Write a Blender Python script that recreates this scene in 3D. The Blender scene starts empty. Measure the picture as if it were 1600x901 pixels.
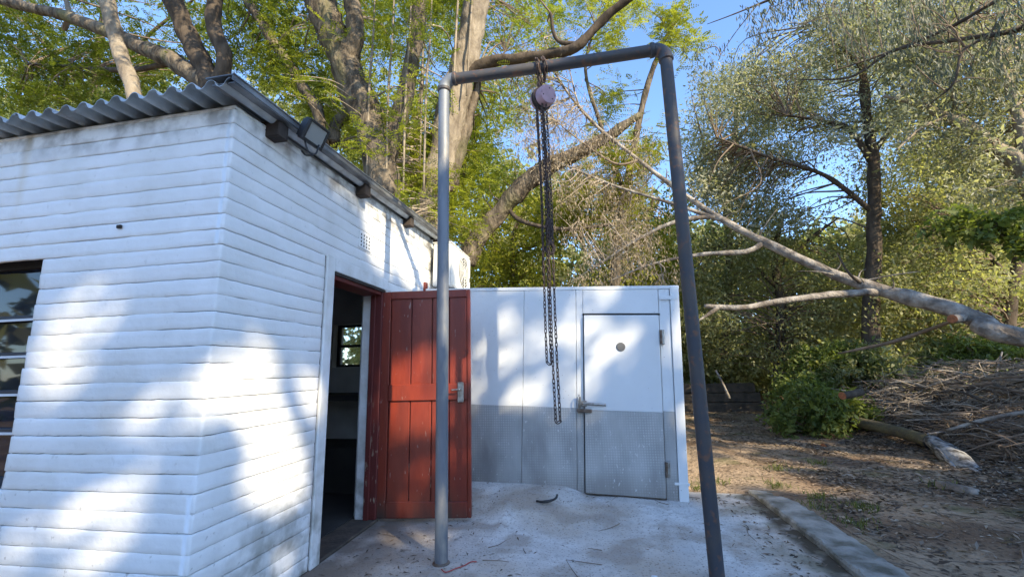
import bpy, math, random
import numpy as np
from mathutils import Vector, Matrix
random.seed(7); rng = np.random.default_rng(11)
scn = bpy.context.scene; COL = scn.collection
R_ = math.radians

# ------------------------------------------------------------------ camera
FPX, HEYE = 670.0, 1.30                                    # focal length in photo pixels (1600 wide), eye height in m
CAM = np.array([[0.984, -0.056, -0.169], [0.176, 0.178, 0.968], [-0.024, -0.983, 0.185]])
_ey = np.array([122, 123, FPX]); _ey = _ey/np.linalg.norm(_ey)
_up = np.array([-85, -3540, FPX]); _up = _up - _ey*_up.dot(_ey); _up = _up/np.linalg.norm(_up)
_ex = np.cross(_ey, _up); _ex = _ex if _ex[0] > 0 else -_ex
CAM = np.array([_ex, _ey, _up])
cd = bpy.data.cameras.new('camera'); cam = bpy.data.objects.new('camera', cd); COL.objects.link(cam)
cx, cy, cz = CAM[:, 0], -CAM[:, 1], -CAM[:, 2]
cam.matrix_world = Matrix(((cx[0], cy[0], cz[0], 0), (cx[1], cy[1], cz[1], 0), (cx[2], cy[2], cz[2], HEYE), (0, 0, 0, 1)))
cd.sensor_width = 36; cd.lens = FPX/1600*36; cd.clip_start = .05; cd.clip_end = 1000
scn.camera = cam
# ------------------------------------------------------------------ light
SUN_EL, SUN_AZ = 30.0, 132.0                               # azimuth clockwise from +Y
w = bpy.data.worlds.new('World'); scn.world = w; w.use_nodes = True
nt = w.node_tree; bg = nt.nodes['Background']; sky = nt.nodes.new('ShaderNodeTexSky')
sky.sky_type = 'NISHITA'; sky.sun_disc = False; sky.sun_elevation = R_(SUN_EL); sky.sun_rotation = R_(SUN_AZ)
sky.air_density = .9; sky.dust_density = .2; sky.ozone_density = 4.5
nt.links.new(sky.outputs[0], bg.inputs[0]); bg.inputs[1].default_value = .15
SD = np.array([math.sin(R_(SUN_AZ))*math.cos(R_(SUN_EL)), math.cos(R_(SUN_AZ))*math.cos(R_(SUN_EL)), math.sin(R_(SUN_EL))])
sl = bpy.data.lights.new('sun', 'SUN'); sl.energy = 3.1; sl.angle = R_(.55); sl.color = (1, .86, .60)
so = bpy.data.objects.new('sun', sl); COL.objects.link(so); so.rotation_euler = Vector(-SD).to_track_quat('-Z', 'Y').to_euler()
so.location = (8, -8, 12)
vs = scn.view_settings; vs.view_transform = 'Standard'; vs.look = 'None'; vs.gamma = 1; vs.use_curve_mapping = False
vs.exposure = 1.75
scn.cycles.max_bounces = 8; scn.cycles.transmission_bounces = 6; scn.cycles.transparent_max_bounces = 6

# ------------------------------------------------------------------ measuring: photo pixel + distance -> point of the place
def ray(px, py): return CAM @ np.array([px-800, py-450.5, FPX])
def at(px, py, y):
    d = ray(px, py); p = d*(y/d[1]); return np.array([p[0], p[1], p[2]+HEYE])
def atm(px, py, y):                                        # arrays
    d = np.stack([px-800, py-450.5, np.full_like(px, FPX)], 1) @ CAM.T
    p = d*(y/d[:, 1])[:, None]; p[:, 2] += HEYE; return p
def pix(P):                                                # world -> photo pixels, arrays
    c = (P-np.array([0, 0, HEYE])) @ CAM
    return 800+FPX*c[:, 0]/c[:, 2], 450.5+FPX*c[:, 1]/c[:, 2]

# ------------------------------------------------------------------ noise
_G = rng.random((64, 64, 64))
def vnoise(P, s=1.0):
    P = np.asarray(P, float)*s; i = np.floor(P).astype(int); f = P-i; f = f*f*(3-2*f); r = 0
    for a in (0, 1):
        for b in (0, 1):
            for c in (0, 1):
                wgt = (f[..., 0] if a else 1-f[..., 0])*(f[..., 1] if b else 1-f[..., 1])*(f[..., 2] if c else 1-f[..., 2])
                r = r+wgt*_G[(i[..., 0]+a) % 64, (i[..., 1]+b) % 64, (i[..., 2]+c) % 64]
    return r-.5
def fbm(P, s=1.0, o=3):
    return sum(vnoise(np.asarray(P)+7.3*k, s*2**k)/2**k for k in range(o))

# ------------------------------------------------------------------ materials
def mat(name, c1, c2=None, scale=5, rough=.8, bump=0, bscale=None, metal=0, stretch=(1, 1, 1), detail=6, extra=None, lo=.35, hi=.65, spec=.5):
    m = bpy.data.materials.new(name); m.use_nodes = True; n, l = m.node_tree.nodes, m.node_tree.links
    b = n['Principled BSDF']; b.inputs['Roughness'].default_value = rough; b.inputs['Metallic'].default_value = metal
    b.inputs['Specular IOR Level'].default_value = spec
    geo = n.new('ShaderNodeNewGeometry'); mp = n.new('ShaderNodeMapping'); l.new(geo.outputs['Position'], mp.inputs[0])
    mp.inputs['Scale'].default_value = stretch
    def noise(s, d=detail):
        t = n.new('ShaderNodeTexNoise'); t.inputs['Scale'].default_value = s; t.inputs['Detail'].default_value = d
        l.new(mp.outputs[0], t.inputs['Vector']); return t.outputs['Fac']
    def ramp(fac, a, bb):
        r = n.new('ShaderNodeMapRange'); r.inputs[1].default_value = a; r.inputs[2].default_value = bb; l.new(fac, r.inputs[0]); return r.outputs[0]
    def mix(fac, a, bb, blend='MIX'):
        x = n.new('ShaderNodeMix'); x.data_type = 'RGBA'; x.blend_type = blend
        if isinstance(fac, (int, float)): x.inputs[0].default_value = fac
        else: l.new(fac, x.inputs[0])
        for k, v in ((6, a), (7, bb)):
            if isinstance(v, tuple): x.inputs[k].default_value = (*v, 1)
            else: l.new(v, x.inputs[k])
        return x.outputs[2]
    col = c1
    if c2: col = mix(ramp(noise(scale), lo, hi), c1, c2)
    if extra: col = extra(n, l, geo, noise, ramp, mix, col)
    if isinstance(col, tuple): b.inputs['Base Color'].default_value = (*col, 1)
    else: l.new(col, b.inputs['Base Color'])
    if bump:
        bp = n.new('ShaderNodeBump'); bp.inputs['Distance'].default_value = bump; bp.inputs['Strength'].default_value = 1
        l.new(noise(bscale or scale*4), bp.inputs['Height']); l.new(bp.outputs[0], b.inputs['Normal'])
    return m
def sep(n, l, geo):
    s = n.new('ShaderNodeSeparateXYZ'); l.new(geo.outputs['Position'], s.inputs[0]); return s.outputs
def mth(n, l, op, a, b):
    x = n.new('ShaderNodeMath'); x.operation = op
    for k, v in enumerate((a, b)):
        if isinstance(v, (int, float)): x.inputs[k].default_value = v
        else: l.new(v, x.inputs[k])
    return x.outputs[0]
def leafmat(name, dark, light, trans=.35, rough=.55):
    m = bpy.data.materials.new(name); m.use_nodes = True; n, l = m.node_tree.nodes, m.node_tree.links
    b = n['Principled BSDF']; b.inputs['Roughness'].default_value = rough
    b.inputs['Specular IOR Level'].default_value = .35
    a = n.new('ShaderNodeAttribute'); a.attribute_name = 'tint'
    x = n.new('ShaderNodeMix'); x.data_type = 'RGBA'; l.new(a.outputs['Fac'], x.inputs[0])
    x.inputs[6].default_value = (*dark, 1); x.inputs[7].default_value = (*light, 1)
    l.new(x.outputs[2], b.inputs['Base Color'])
    t = n.new('ShaderNodeBsdfTranslucent'); g = n.new('ShaderNodeMix'); g.data_type = 'RGBA'; g.blend_type = 'MULTIPLY'; g.inputs[0].default_value = 1
    l.new(x.outputs[2], g.inputs[6]); g.inputs[7].default_value = (1.3, 1.35, .6, 1); l.new(g.outputs[2], t.inputs[0])
    s = n.new('ShaderNodeMixShader'); s.inputs[0].default_value = trans
    l.new(b.outputs[0], s.inputs[1]); l.new(t.outputs[0], s.inputs[2]); l.new(s.outputs[0], n['Material Output'].inputs[0])
    return m

def paint_dirt(n, l, geo, noise, ramp, mix, col):
    z = sep(n, l, geo)
    grime = ramp(noise(3.0), .50, .78)
    col = mix(mth(n, l, 'MULTIPLY', grime, .35), col, (.50, .47, .40))
    spots = ramp(noise(26.0, 3), .66, .73)
    low = ramp(z[2], 1.0, .1)
    front = ramp(z[1], 2.0, 2.4)                            # the door wall is the dirtier one
    damp = mth(n, l, 'MULTIPLY', mth(n, l, 'MULTIPLY', low, front), ramp(noise(7.0), .40, .62))
    col = mix(mth(n, l, 'MULTIPLY', damp, .8), col, (.20, .19, .15))
    col = mix(mth(n, l, 'MULTIPLY', spots, mth(n, l, 'ADD', .12, mth(n, l, 'MULTIPLY', low, .5))), col, (.16, .14, .11))
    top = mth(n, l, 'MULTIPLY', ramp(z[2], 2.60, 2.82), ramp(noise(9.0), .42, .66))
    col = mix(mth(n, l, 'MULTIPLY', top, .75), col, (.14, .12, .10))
    # soot streak by the condenser
    st = mth(n, l, 'MULTIPLY', ramp(z[1], 4.75, 5.05), ramp(noise(5.0), .40, .58))
    st = mth(n, l, 'MULTIPLY', st, ramp(z[2], 2.3, 2.5))
    col = mix(mth(n, l, 'MULTIPLY', st, .85), col, (.07, .065, .06))
    # rusty run below the roof on the window wall
    d = mth(n, l, 'ABSOLUTE', mth(n, l, 'ADD', z[0], 3.42), 0)
    run = mth(n, l, 'MULTIPLY', ramp(d, .05, .0), ramp(z[2], 2.2, 2.5))
    return mix(mth(n, l, 'MULTIPLY', run, .3), col, (.55, .42, .22))
M = {}
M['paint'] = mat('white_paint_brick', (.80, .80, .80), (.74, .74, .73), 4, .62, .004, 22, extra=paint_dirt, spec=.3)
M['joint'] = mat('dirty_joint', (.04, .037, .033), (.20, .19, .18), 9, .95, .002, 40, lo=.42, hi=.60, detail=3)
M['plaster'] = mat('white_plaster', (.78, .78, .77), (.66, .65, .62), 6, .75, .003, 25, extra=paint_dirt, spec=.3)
M['inwall'] = mat('interior_wall', (.62, .62, .60), (.50, .50, .48), 3, .9)
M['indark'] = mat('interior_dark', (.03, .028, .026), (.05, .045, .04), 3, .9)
M['roof'] = mat('weathered_zinc', (.56, .60, .62), (.36, .385, .39), 7, .5, .002, 30, metal=.1, extra=lambda n, l, g, no, ra, mi, c: mi(ra(no(2.2), .5, .72), c, mi(ra(no(9), .5, .6), (.50, .51, .50), (.26, .19, .14))))
M['barge'] = mat('grey_flashing', (.26, .265, .27), (.13, .132, .135), 6, .4, .001, 30, metal=.5)
M['rim'] = mat('bare_zinc_rim', (.42, .43, .44), (.3, .3, .3), 8, .4, metal=.6)
M['wood_dark'] = mat('dark_rafter', (.05, .035, .027), (.025, .02, .016), 9, .9, .003, 40)
def red_wear(n, l, geo, noise, ramp, mix, col):
    z = sep(n, l, geo)
    low = mth(n, l, 'MULTIPLY', ramp(z[2], .30, .05), ramp(noise(9), .3, .6))
    col = mix(low, col, (.06, .035, .026))
    chips = ramp(noise(42, 2), .70, .73)
    col = mix(mth(n, l, 'MULTIPLY', chips, .6), col, (.38, .30, .26))
    col = mix(mth(n, l, 'MULTIPLY', ramp(noise(1.9), .52, .68), .6), col, (.30, .065, .035))
    return mix(ramp(noise(4.2), .56, .72), col, (.13, .022, .013))
M['red'] = mat('red_paint', (.225, .030, .0115), (.165, .021, .010), 12, .42, .0012, 60, stretch=(1, 1, .25), extra=red_wear)
def red_peel(n, l, geo, noise, ramp, mix, col):
    z = sep(n, l, geo)
    k = mth(n, l, 'MULTIPLY', ramp(noise(30, 4), .58, .64), ramp(z[2], 1.2, .0))
    return mix(k, col, (.42, .33, .24))
M['redpeel'] = mat('peeling_red_paint', (.13, .019, .014), (.09, .014, .011), 10, .6, .002, 50, stretch=(1, 1, .3), extra=red_peel)
M['steel'] = mat('worn_steel', (.45, .44, .42), (.28, .25, .22), 25, .38, metal=.85)
M['brownsteel'] = mat('brown_latch', (.10, .065, .045), (.2, .16, .13), 30, .5, metal=.5)
M['black'] = mat('black_plastic', (.015, .015, .017), (.025, .025, .026), 9, .5)
M['gap'] = mat('black_gasket', (.012, .012, .012), None, rough=.8)
M['rust'] = mat('rusty_chain', (.11, .07, .055), (.05, .04, .038), 30, .75, metal=.4)
M['pink'] = mat('faded_pink_enamel', (.44, .27, .31), (.34, .21, .24), 14, .5)
M['darkpipe'] = mat('dark_painted_pipe', (.048, .051, .062), (.075, .066, .062), 6, .62, .0008, 60, metal=.25, extra=lambda n, l, g, no, ra, mi, c: mi(ra(no(19, 5), .56, .68), c, (.14, .075, .05)))
M['greypipe'] = mat('grey_galvanised_pipe', (.21, .225, .25), (.145, .155, .175), 5, .6, .0008, 60, metal=.35, stretch=(1, 1, .35), extra=lambda n, l, g, no, ra, mi, c: mi(ra(no(7, 5), .52, .66), c, (.34, .31, .27)))
def panel_wear(n, l, geo, noise, ramp, mix, col):
    col = mix(mth(n, l, 'MULTIPLY', ramp(noise(1.7), .48, .75), .35), col, (.62, .61, .57))
    return mix(ramp(noise(60, 2), .74, .76), col, (.35, .30, .26))
M['panel'] = mat('white_steel_panel', (.76, .77, .77), (.72, .73, .73), 3, .42, .001, 5, extra=panel_wear, spec=.4)
def tread(n, l, geo, noise, ramp, mix, col):
    z = sep(n, l, geo)
    s = mth(n, l, 'MULTIPLY', mth(n, l, 'SINE', mth(n, l, 'MULTIPLY', z[0], 125), 0), mth(n, l, 'SINE', mth(n, l, 'MULTIPLY', z[2], 125), 0))
    k = ramp(mth(n, l, 'ABSOLUTE', s, 0), .30, .8)
    col = mix(mth(n, l, 'MULTIPLY', mth(n, l, 'MULTIPLY', k, .5), ramp(noise(4.5), .40, .62)), col, (.66, .66, .65))
    col = mix(mth(n, l, 'MULTIPLY', ramp(noise(2.8), .50, .70), .6), col, (.20, .195, .195))
    col = mix(mth(n, l, 'MULTIPLY', ramp(z[2], .28, .08), .5), col, (.22, .19, .16))
    return mix(ramp(noise(55, 2), .69, .72), col, (.62, .61, .6))
M['tread'] = mat('aluminium_tread_plate', (.46, .455, .445), (.37, .365, .355), 6, .55, .001, 90, metal=.3, extra=tread, stretch=(1, 1, .4))
M['acwhite'] = mat('off_white_casing', (.72, .71, .67), (.64, .63, .58), 5, .5)
M['grille'] = mat('grey_grille', (.13, .13, .13), (.09, .09, .09), 9, .6)
def conc(n, l, geo, noise, ramp, mix, col):
    z = sep(n, l, geo)
    col = mix(ramp(noise(.9), .42, .58), col, (.46, .395, .33))
    col = mix(mth(n, l, 'MULTIPLY', ramp(noise(2.3), .50, .60), .7), col, (.32, .265, .215))
    col = mix(mth(n, l, 'MULTIPLY', ramp(noise(14), .52, .66), .5), col, (.38, .355, .33))
    col = mix(mth(n, l, 'MULTIPLY', ramp(noise(60, 3), .58, .66), .7), col, (.19, .15, .12))
    near = mth(n, l, 'MULTIPLY', ramp(z[0], -1.0, -1.75), ramp(noise(3.3), .30, .55))    # soil trodden out by the doorway
    col = mix(mth(n, l, 'MULTIPLY', near, .8), col, (.15, .115, .085))
    moss = mth(n, l, 'MULTIPLY', ramp(z[0], .95, 1.45), ramp(noise(4.1), .42, .60))
    col = mix(mth(n, l, 'MULTIPLY', moss, .75), col, (.15, .14, .09))
    gut = mth(n, l, 'MULTIPLY', ramp(z[0], 1.38, 1.46), ramp(noise(6), .30, .5))
    return mix(gut, col, (.075, .06, .042))
M['concrete'] = mat('stained_concrete', (.64, .62, .59), (.52, .50, .475), 4, .9, .004, 45, extra=conc, spec=.2)
M['kerb'] = mat('weathered_kerb', (.34, .32, .285), (.12, .11, .085), 6, .95, .02, 45, spec=.2)
def soil(n, l, geo, noise, ramp, mix, col):
    col = mix(ramp(noise(1.1), .45, .62), col, (.15, .10, .065))
    col = mix(ramp(noise(.5), .55, .70), col, (.38, .27, .175))
    col = mix(mth(n, l, 'MULTIPLY', ramp(noise(23, 4), .52, .66), .85), col, (.055, .038, .028))
    col = mix(mth(n, l, 'MULTIPLY', ramp(noise(2.0), .56, .66), .5), col, (.075, .085, .03))
    return mix(ramp(noise(60, 2), .67, .71), col, (.33, .26, .19))
M['soil'] = mat('reddish_soil', (.34, .25, .17), (.25, .185, .125), 4, 1, .03, 26, extra=soil, spec=.1)
M['bark'] = mat('rough_grey_bark', (.185, .150, .112), (.058, .047, .038), 9, .95, .06, 16, stretch=(1, 1, .35), spec=.15, extra=lambda n, l, g, no, ra, mi, c: mi(ra(no(1.7), .54, .7), c, (.15, .14, .075)))
M['barkpale'] = mat('pale_bark', (.30, .25, .19), (.16, .13, .10), 7, .9, .03, 18, stretch=(1, 1, .4), spec=.15)
M['barkdark'] = mat('dark_bark', (.11, .085, .065), (.055, .043, .034), 8, .95, .015, 22, stretch=(1, 1, .4), spec=.15)
M['deadwood'] = mat('grey_dead_wood', (.36, .32, .275), (.13, .108, .09), 7, .9, .025, 24, spec=.15, extra=lambda n, l, g, no, ra, mi, c: mi(ra(no(2.3), .55, .66), c, (.13, .105, .085)))
M['twig'] = mat('twig', (.23, .175, .13), (.14, .105, .08), 8, .95, spec=.15)
M['twigpale'] = mat('dry_twig', (.40, .33, .255), (.22, .175, .135), 8, .95, spec=.15)
M['cut'] = mat('orange_saw_cut', (.30, .11, .045), (.17, .065, .03), 34, .9)
M['mosslog'] = mat('mossy_log', (.12, .10, .045), (.07, .055, .035), 7, .98, .012, 30)
M['charlog'] = mat('whitened_wood', (.33, .32, .31), (.06, .053, .047), 14, .9, .012, 40, lo=.38, hi=.60, stretch=(1, .6, 1))
M['sleeper'] = mat('old_sleeper', (.10, .075, .055), (.05, .04, .03), 7, .95, .008, 30)
M['cord'] = mat('red_cord', (.42, .06, .05), (.30, .05, .045), 20, .6)
M['frameblack'] = mat('black_steel_frame', (.022, .027, .04), None, rough=.5)
M['whiteline'] = mat('chalky_paint_edge', (.6, .62, .64), None, rough=.7)
g = mat('window_glass', (.012, .016, .028), None, rough=.03, spec=.55); M['glass'] = g
gl = bpy.data.materials.new('floodlight_glass'); gl.use_nodes = True
gl.node_tree.nodes['Principled BSDF'].inputs['Base Color'].default_value = (.30, .31, .30, 1); gl.node_tree.nodes['Principled BSDF'].inputs['Roughness'].default_value = .18; M['lampglass'] = gl
cg = bpy.data.materials.new('clear_pane'); cg.use_nodes = True; _b = cg.node_tree.nodes['Principled BSDF']
_b.inputs['Transmission Weight'].default_value = 1; _b.inputs['Roughness'].default_value = .12; _b.inputs['IOR'].default_value = 1.05; _b.inputs['Base Color'].default_value = (.9, .93, .9, 1); M['pane'] = cg
M['leaf_jac'] = leafmat('feathery_leaf', (.09, .125, .016), (.42, .43, .07), .52)
M['leaf_dark'] = leafmat('deep_green_leaf', (.04, .066, .010), (.20, .23, .032), .42)
M['leaf_shade'] = leafmat('thick_dark_leaf', (.03, .05, .015), (.07, .10, .025), .04)
M['leaf_yel'] = leafmat('yellow_green_leaf', (.14, .17, .02), (.42, .41, .06), .48)
M['leaf_euc'] = leafmat('grey_green_leaf', (.12, .13, .085), (.52, .50, .38), .42)
M['leaf_olive'] = leafmat('olive_leaf', (.14, .155, .07), (.50, .48, .26), .5)
M['leaf_gumshade'] = leafmat('shaded_gum_leaf', (.045, .055, .04), (.17, .18, .13), .25)  # darkened gum leaf: the shade on the overhanging branch is in its colour
M['leaf_dry'] = leafmat('dry_brown_leaf', (.20, .145, .095), (.52, .42, .31), .3)
M['leaf_bush'] = leafmat('fresh_green_leaf', (.055, .085, .022), (.25, .29, .075), .42)
M['litter'] = leafmat('fallen_leaf', (.05, .034, .024), (.40, .32, .24), .1, .8)
M['litterc'] = leafmat('fallen_leaf_on_concrete', (.05, .035, .025), (.24, .17, .12), .1, .8)
M['grass'] = leafmat('short_grass', (.05, .07, .015), (.15, .17, .04), .3)

# ------------------------------------------------------------------ objects
def link(name, me, m=None, parent=None, smooth=False):
    o = bpy.data.objects.new(name, me); COL.objects.link(o)
    if m is not None: me.materials.append(M[m] if isinstance(m, str) else m)
    if smooth: me.polygons.foreach_set('use_smooth', np.ones(len(me.polygons), bool))
    if parent is not None: o.parent = parent
    return o
def empty(name, label, cat, loc=(0, 0, 0), group=None):
    o = bpy.data.objects.new(name, None); COL.objects.link(o); o.location = loc; o.empty_display_size = .2
    o['label'] = label; o['category'] = cat
    if group: o['group'] = group
    return o
def tag(o, label, cat, group=None):
    o['label'] = label; o['category'] = cat
    if group: o['group'] = group
    return o
class MB:
    def __init__(s): s.v = []; s.f = []; s.n = 0
    def add(s, v, f):
        s.v.append(np.asarray(v, float).reshape(-1, 3)); s.f += [tuple(int(i)+s.n for i in q) for q in f]; s.n += len(s.v[-1]); return s
    def box(s, lo, hi, bev=0, M4=None):
        (a, b, c), (d, e, f) = lo, hi
        if bev <= 0:
            V = [(x, y, z) for x in (a, d) for y in (b, e) for z in (c, f)]
            F = [(0, 1, 3, 2), (4, 6, 7, 5), (0, 4, 5, 1), (2, 3, 7, 6), (0, 2, 6, 4), (1, 5, 7, 3)]
        else:
            V = []; B = bev
            for x, sx in ((a, 1), (d, -1)):
                for y, sy in ((b, 1), (e, -1)):
                    for z, sz in ((c, 1), (f, -1)):
                        V += [(x, y+sy*B, z+sz*B), (x+sx*B, y, z+sz*B), (x+sx*B, y+sy*B, z)]
            I = lambda x, y, z, k: ((x*2+y)*2+z)*3+k
            F = [(I(0,0,0,0), I(0,0,1,0), I(0,1,1,0), I(0,1,0,0)), (I(1,0,0,0), I(1,1,0,0), I(1,1,1,0), I(1,0,1,0)),
                 (I(0,0,0,1), I(1,0,0,1), I(1,0,1,1), I(0,0,1,1)), (I(0,1,0,1), I(0,1,1,1), I(1,1,1,1), I(1,1,0,1)),
                 (I(0,0,0,2), I(0,1,0,2), I(1,1,0,2), I(1,0,0,2)), (I(0,0,1,2), I(1,0,1,2), I(1,1,1,2), I(0,1,1,2))]
            for p in (0, 1):
                for q in (0, 1):
                    F += [(I(0,p,q,1), I(1,p,q,1), I(1,p,q,2), I(0,p,q,2)), (I(p,0,q,0), I(p,1,q,0), I(p,1,q,2), I(p,0,q,2)), (I(p,q,0,0), I(p,q,1,0), I(p,q,1,1), I(p,q,0,1))]
                    for r in (0, 1): F.append((I(p,q,r,0), I(p,q,r,1), I(p,q,r,2)))
        V = np.array(V, float)
        if M4 is not None: V = (np.c_[V, np.ones(len(V))] @ np.array(M4).T)[:, :3]
        return s.add(V, F)
    def tube(s, P, r, k=8, cap=True, wob=0, wsc=4):
        P = np.asarray(P, float); n = len(P); r = np.broadcast_to(np.asarray(r, float), (n,))
        T = np.gradient(P, axis=0); T /= np.linalg.norm(T, axis=1)[:, None]+1e-9
        u = np.cross(T[0], [0, 0, 1] if abs(T[0][2]) < .9 else [1, 0, 0]); u /= np.linalg.norm(u); U = [u]
        for i in range(1, n):
            u = U[-1]-T[i]*U[-1].dot(T[i]); u /= np.linalg.norm(u)+1e-9; U.append(u)
        U = np.array(U); W = np.cross(T, U); a = np.linspace(0, 2*math.pi, k, endpoint=False)
        D = U[:, None, :]*np.cos(a)[None, :, None]+W[:, None, :]*np.sin(a)[None, :, None]
        rr = np.repeat(r[:, None], k, 1)
        if wob: rr = rr*(1+wob*2*fbm(P[:, None, :]+D*r[:, None, None], wsc, 3))
        V = P[:, None, :]+D*rr[:, :, None]
        F = [(i*k+j, i*k+(j+1) % k, (i+1)*k+(j+1) % k, (i+1)*k+j) for i in range(n-1) for j in range(k)]
        if cap: F += [tuple(range(k))[::-1], tuple((n-1)*k+j for j in range(k))]
        return s.add(V.reshape(-1, 3), F)
    def lathe(s, c, ax, prof, k=20):                        # prof: (along axis, radius)
        c = np.array(c, float); ax = np.array(ax, float); ax /= np.linalg.norm(ax)
        return s.tube([c+ax*h for h, _ in prof], [q for _, q in prof], k)
    def build(s, name, m, parent=None, smooth=False):
        me = bpy.data.meshes.new(name); me.from_pydata(np.concatenate(s.v).tolist(), [], s.f); me.update()
        return link(name, me, m, parent, smooth)
def fix_smooth(o, ang=35):
    me = o.data; me.polygons.foreach_set('use_smooth', np.ones(len(me.polygons), bool)); me.set_sharp_from_angle(angle=R_(ang)); return o
def spline(P, n=6):                                          # Catmull-Rom through the points; works on extra columns too
    P = np.asarray(P, float); Q = np.vstack([2*P[0]-P[1], P, 2*P[-1]-P[-2]]); out = []
    for i in range(1, len(Q)-2):
        for t in np.linspace(0, 1, n, endpoint=False):
            a, b, c, d = Q[i-1], Q[i], Q[i+1], Q[i+2]
            out.append(.5*(2*b+(c-a)*t+(2*a-5*b+4*c-d)*t*t+(3*b-a-3*c+d)*t**3))
    out.append(P[-1]); return np.array(out)
def box(name, lo, hi, m, parent=None, bev=0): return MB().box(lo, hi, bev).build(name, m, parent)

# leaves: every leaf a little diamond face with its own direction
def leaf_mesh(name, C, D, N, L, W, tint):
    n = len(C); D = D/(np.linalg.norm(D, axis=1)[:, None]+1e-9); S = np.cross(D, N); S /= np.linalg.norm(S, axis=1)[:, None]+1e-9
    U = np.cross(S, D); L = np.broadcast_to(L, (n,))[:, None]; W = np.broadcast_to(W, (n,))[:, None]
    V = np.stack([C, C+D*L*.45+S*W*.5+U*L*.06, C+D*L, C+D*L*.45-S*W*.5+U*L*.06], 1).reshape(-1, 3)
    me = bpy.data.meshes.new(name); me.vertices.add(4*n); me.loops.add(4*n); me.polygons.add(n)
    me.vertices.foreach_set('co', V.astype(np.float32).ravel()); me.loops.foreach_set('vertex_index', np.arange(4*n, dtype=np.int32))
    me.polygons.foreach_set('loop_start', np.arange(0, 4*n, 4, dtype=np.int32)); me.update(calc_edges=True)
    a = me.attributes.new('tint', 'FLOAT', 'POINT'); a.data.foreach_set('value', np.repeat(np.clip(tint, 0, 1), 4).astype(np.float32))
    return me
def rdir(n):
    v = rng.normal(size=(n, 3)); return v/np.linalg.norm(v, axis=1)[:, None]
def inpoly(px, py, poly):
    r = np.zeros(len(px), bool); j = len(poly)-1
    for i in range(len(poly)):
        (xi, yi), (xj, yj) = poly[i], poly[j]
        with np.errstate(divide='ignore', invalid='ignore'):
            r ^= ((yi > py) != (yj > py)) & (px < (xj-xi)*(py-yi)/(yj-yi+1e-12)+xi)
        j = i
    return r
def centres(poly, y0, y1, n, sky=0, seed=None):             # clump centres spread through a volume, gathered by noise so that gaps stay
    xs, ys = [p[0] for p in poly], [p[1] for p in poly]; out = []
    got = 0
    while got < n:
        k = n*4; px = rng.uniform(min(xs), max(xs), k); py = rng.uniform(min(ys), max(ys), k); y = rng.uniform(y0, y1, k)
        P = atm(px, py, y); ok = inpoly(px, py, poly)
        if sky: ok &= fbm(P+31.7, .55, 2)*2+rng.normal(0, .10, k) > sky
        P = P[ok]; out.append(P); got += len(P)
        if len(P) == 0: break
    return np.concatenate(out)[:n]
def simple_leaves(C, per, r, L, W, droop=.3, flat=.5):
    n = len(C)*per; c = np.repeat(C, per, 0)
    sub = max(1, per//11)                                    # leaves sit in little bunches round the twig ends
    B = np.repeat(C, sub, 0)+rng.normal(size=(len(C)*sub, 3))*np.array([r, r, r*.62])*.6
    k_ = np.repeat(np.arange(len(C)), per)*sub+rng.integers(0, sub, n)
    P = B[k_]+rng.normal(size=(n, 3))*np.minimum(.16, r*.22)
    D = rdir(n); D[:, 2] -= droop; N = rdir(n); N[:, 2] += flat
    t = np.repeat(rng.random(len(C))**1.3, per)*.75+rng.random(n)*.25
    z_ = rng.lognormal(-.05, .35, n); return P, D, N, L*z_, W*z_*rng.uniform(.8, 1.2, n), t
def frond_leaves(C, fr, r, FL, pairs, L, W, droop=.25):     # feathery leaves: leaflets in rows on either side of a rib
    n = len(C)*fr; c = np.repeat(C, fr, 0); A = rdir(n); A[:, 2] = A[:, 2]*.5-droop; A /= np.linalg.norm(A, axis=1)[:, None]
    o = c+rng.normal(size=(n, 3))*r*.38; N = rdir(n)*.6; N[:, 2] += 1; S = np.cross(A, N); S /= np.linalg.norm(S, axis=1)[:, None]
    t = np.repeat(rng.random(len(C)), fr)*.55+rng.random(n)*.45; fl = FL*rng.uniform(.6, 1.2, n)
    P, D, NN, T, LL = [], [], [], [], []
    for k in range(pairs):
        u = (k+.6)/pairs
        for s in (-1, 1):
            P.append(o+A*(fl*u)[:, None]+np.array([0, 0, -.10])*(u*u*fl)[:, None]); D.append(S*s+A*.45+rng.normal(size=(n, 3))*.15); NN.append(N+rng.normal(size=(n, 3))*.2); T.append(t)
            LL.append(L*math.sin(math.pi*(.2+.75*u))*rng.uniform(.8, 1.2, n))
    return np.concatenate(P), np.concatenate(D), np.concatenate(NN), np.concatenate(LL), W, np.concatenate(T)
def hanging_leaves(C, strands, per, r, length, L, W):       # drooping strings of narrow leaves
    n = len(C)*strands; o = np.repeat(C, strands, 0)+rng.normal(size=(n, 3))*np.array([r, r, r*.3])
    ln = length*rng.uniform(.4, 1.1, n); t0 = rng.random(n); P, D, T = [], [], []
    for k in range(per):
        u = k/per; P.append(o+np.c_[np.zeros(n), np.zeros(n), -ln*u]+rng.normal(size=(n, 3))*.03); d = rdir(n)*.45; d[:, 2] -= 1; D.append(d); T.append(t0*.6+rng.random(n)*.4)
    P = np.concatenate(P); return P, np.concatenate(D), rdir(len(P)), L*rng.uniform(.7, 1.3, len(P)), W, np.concatenate(T)
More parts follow.
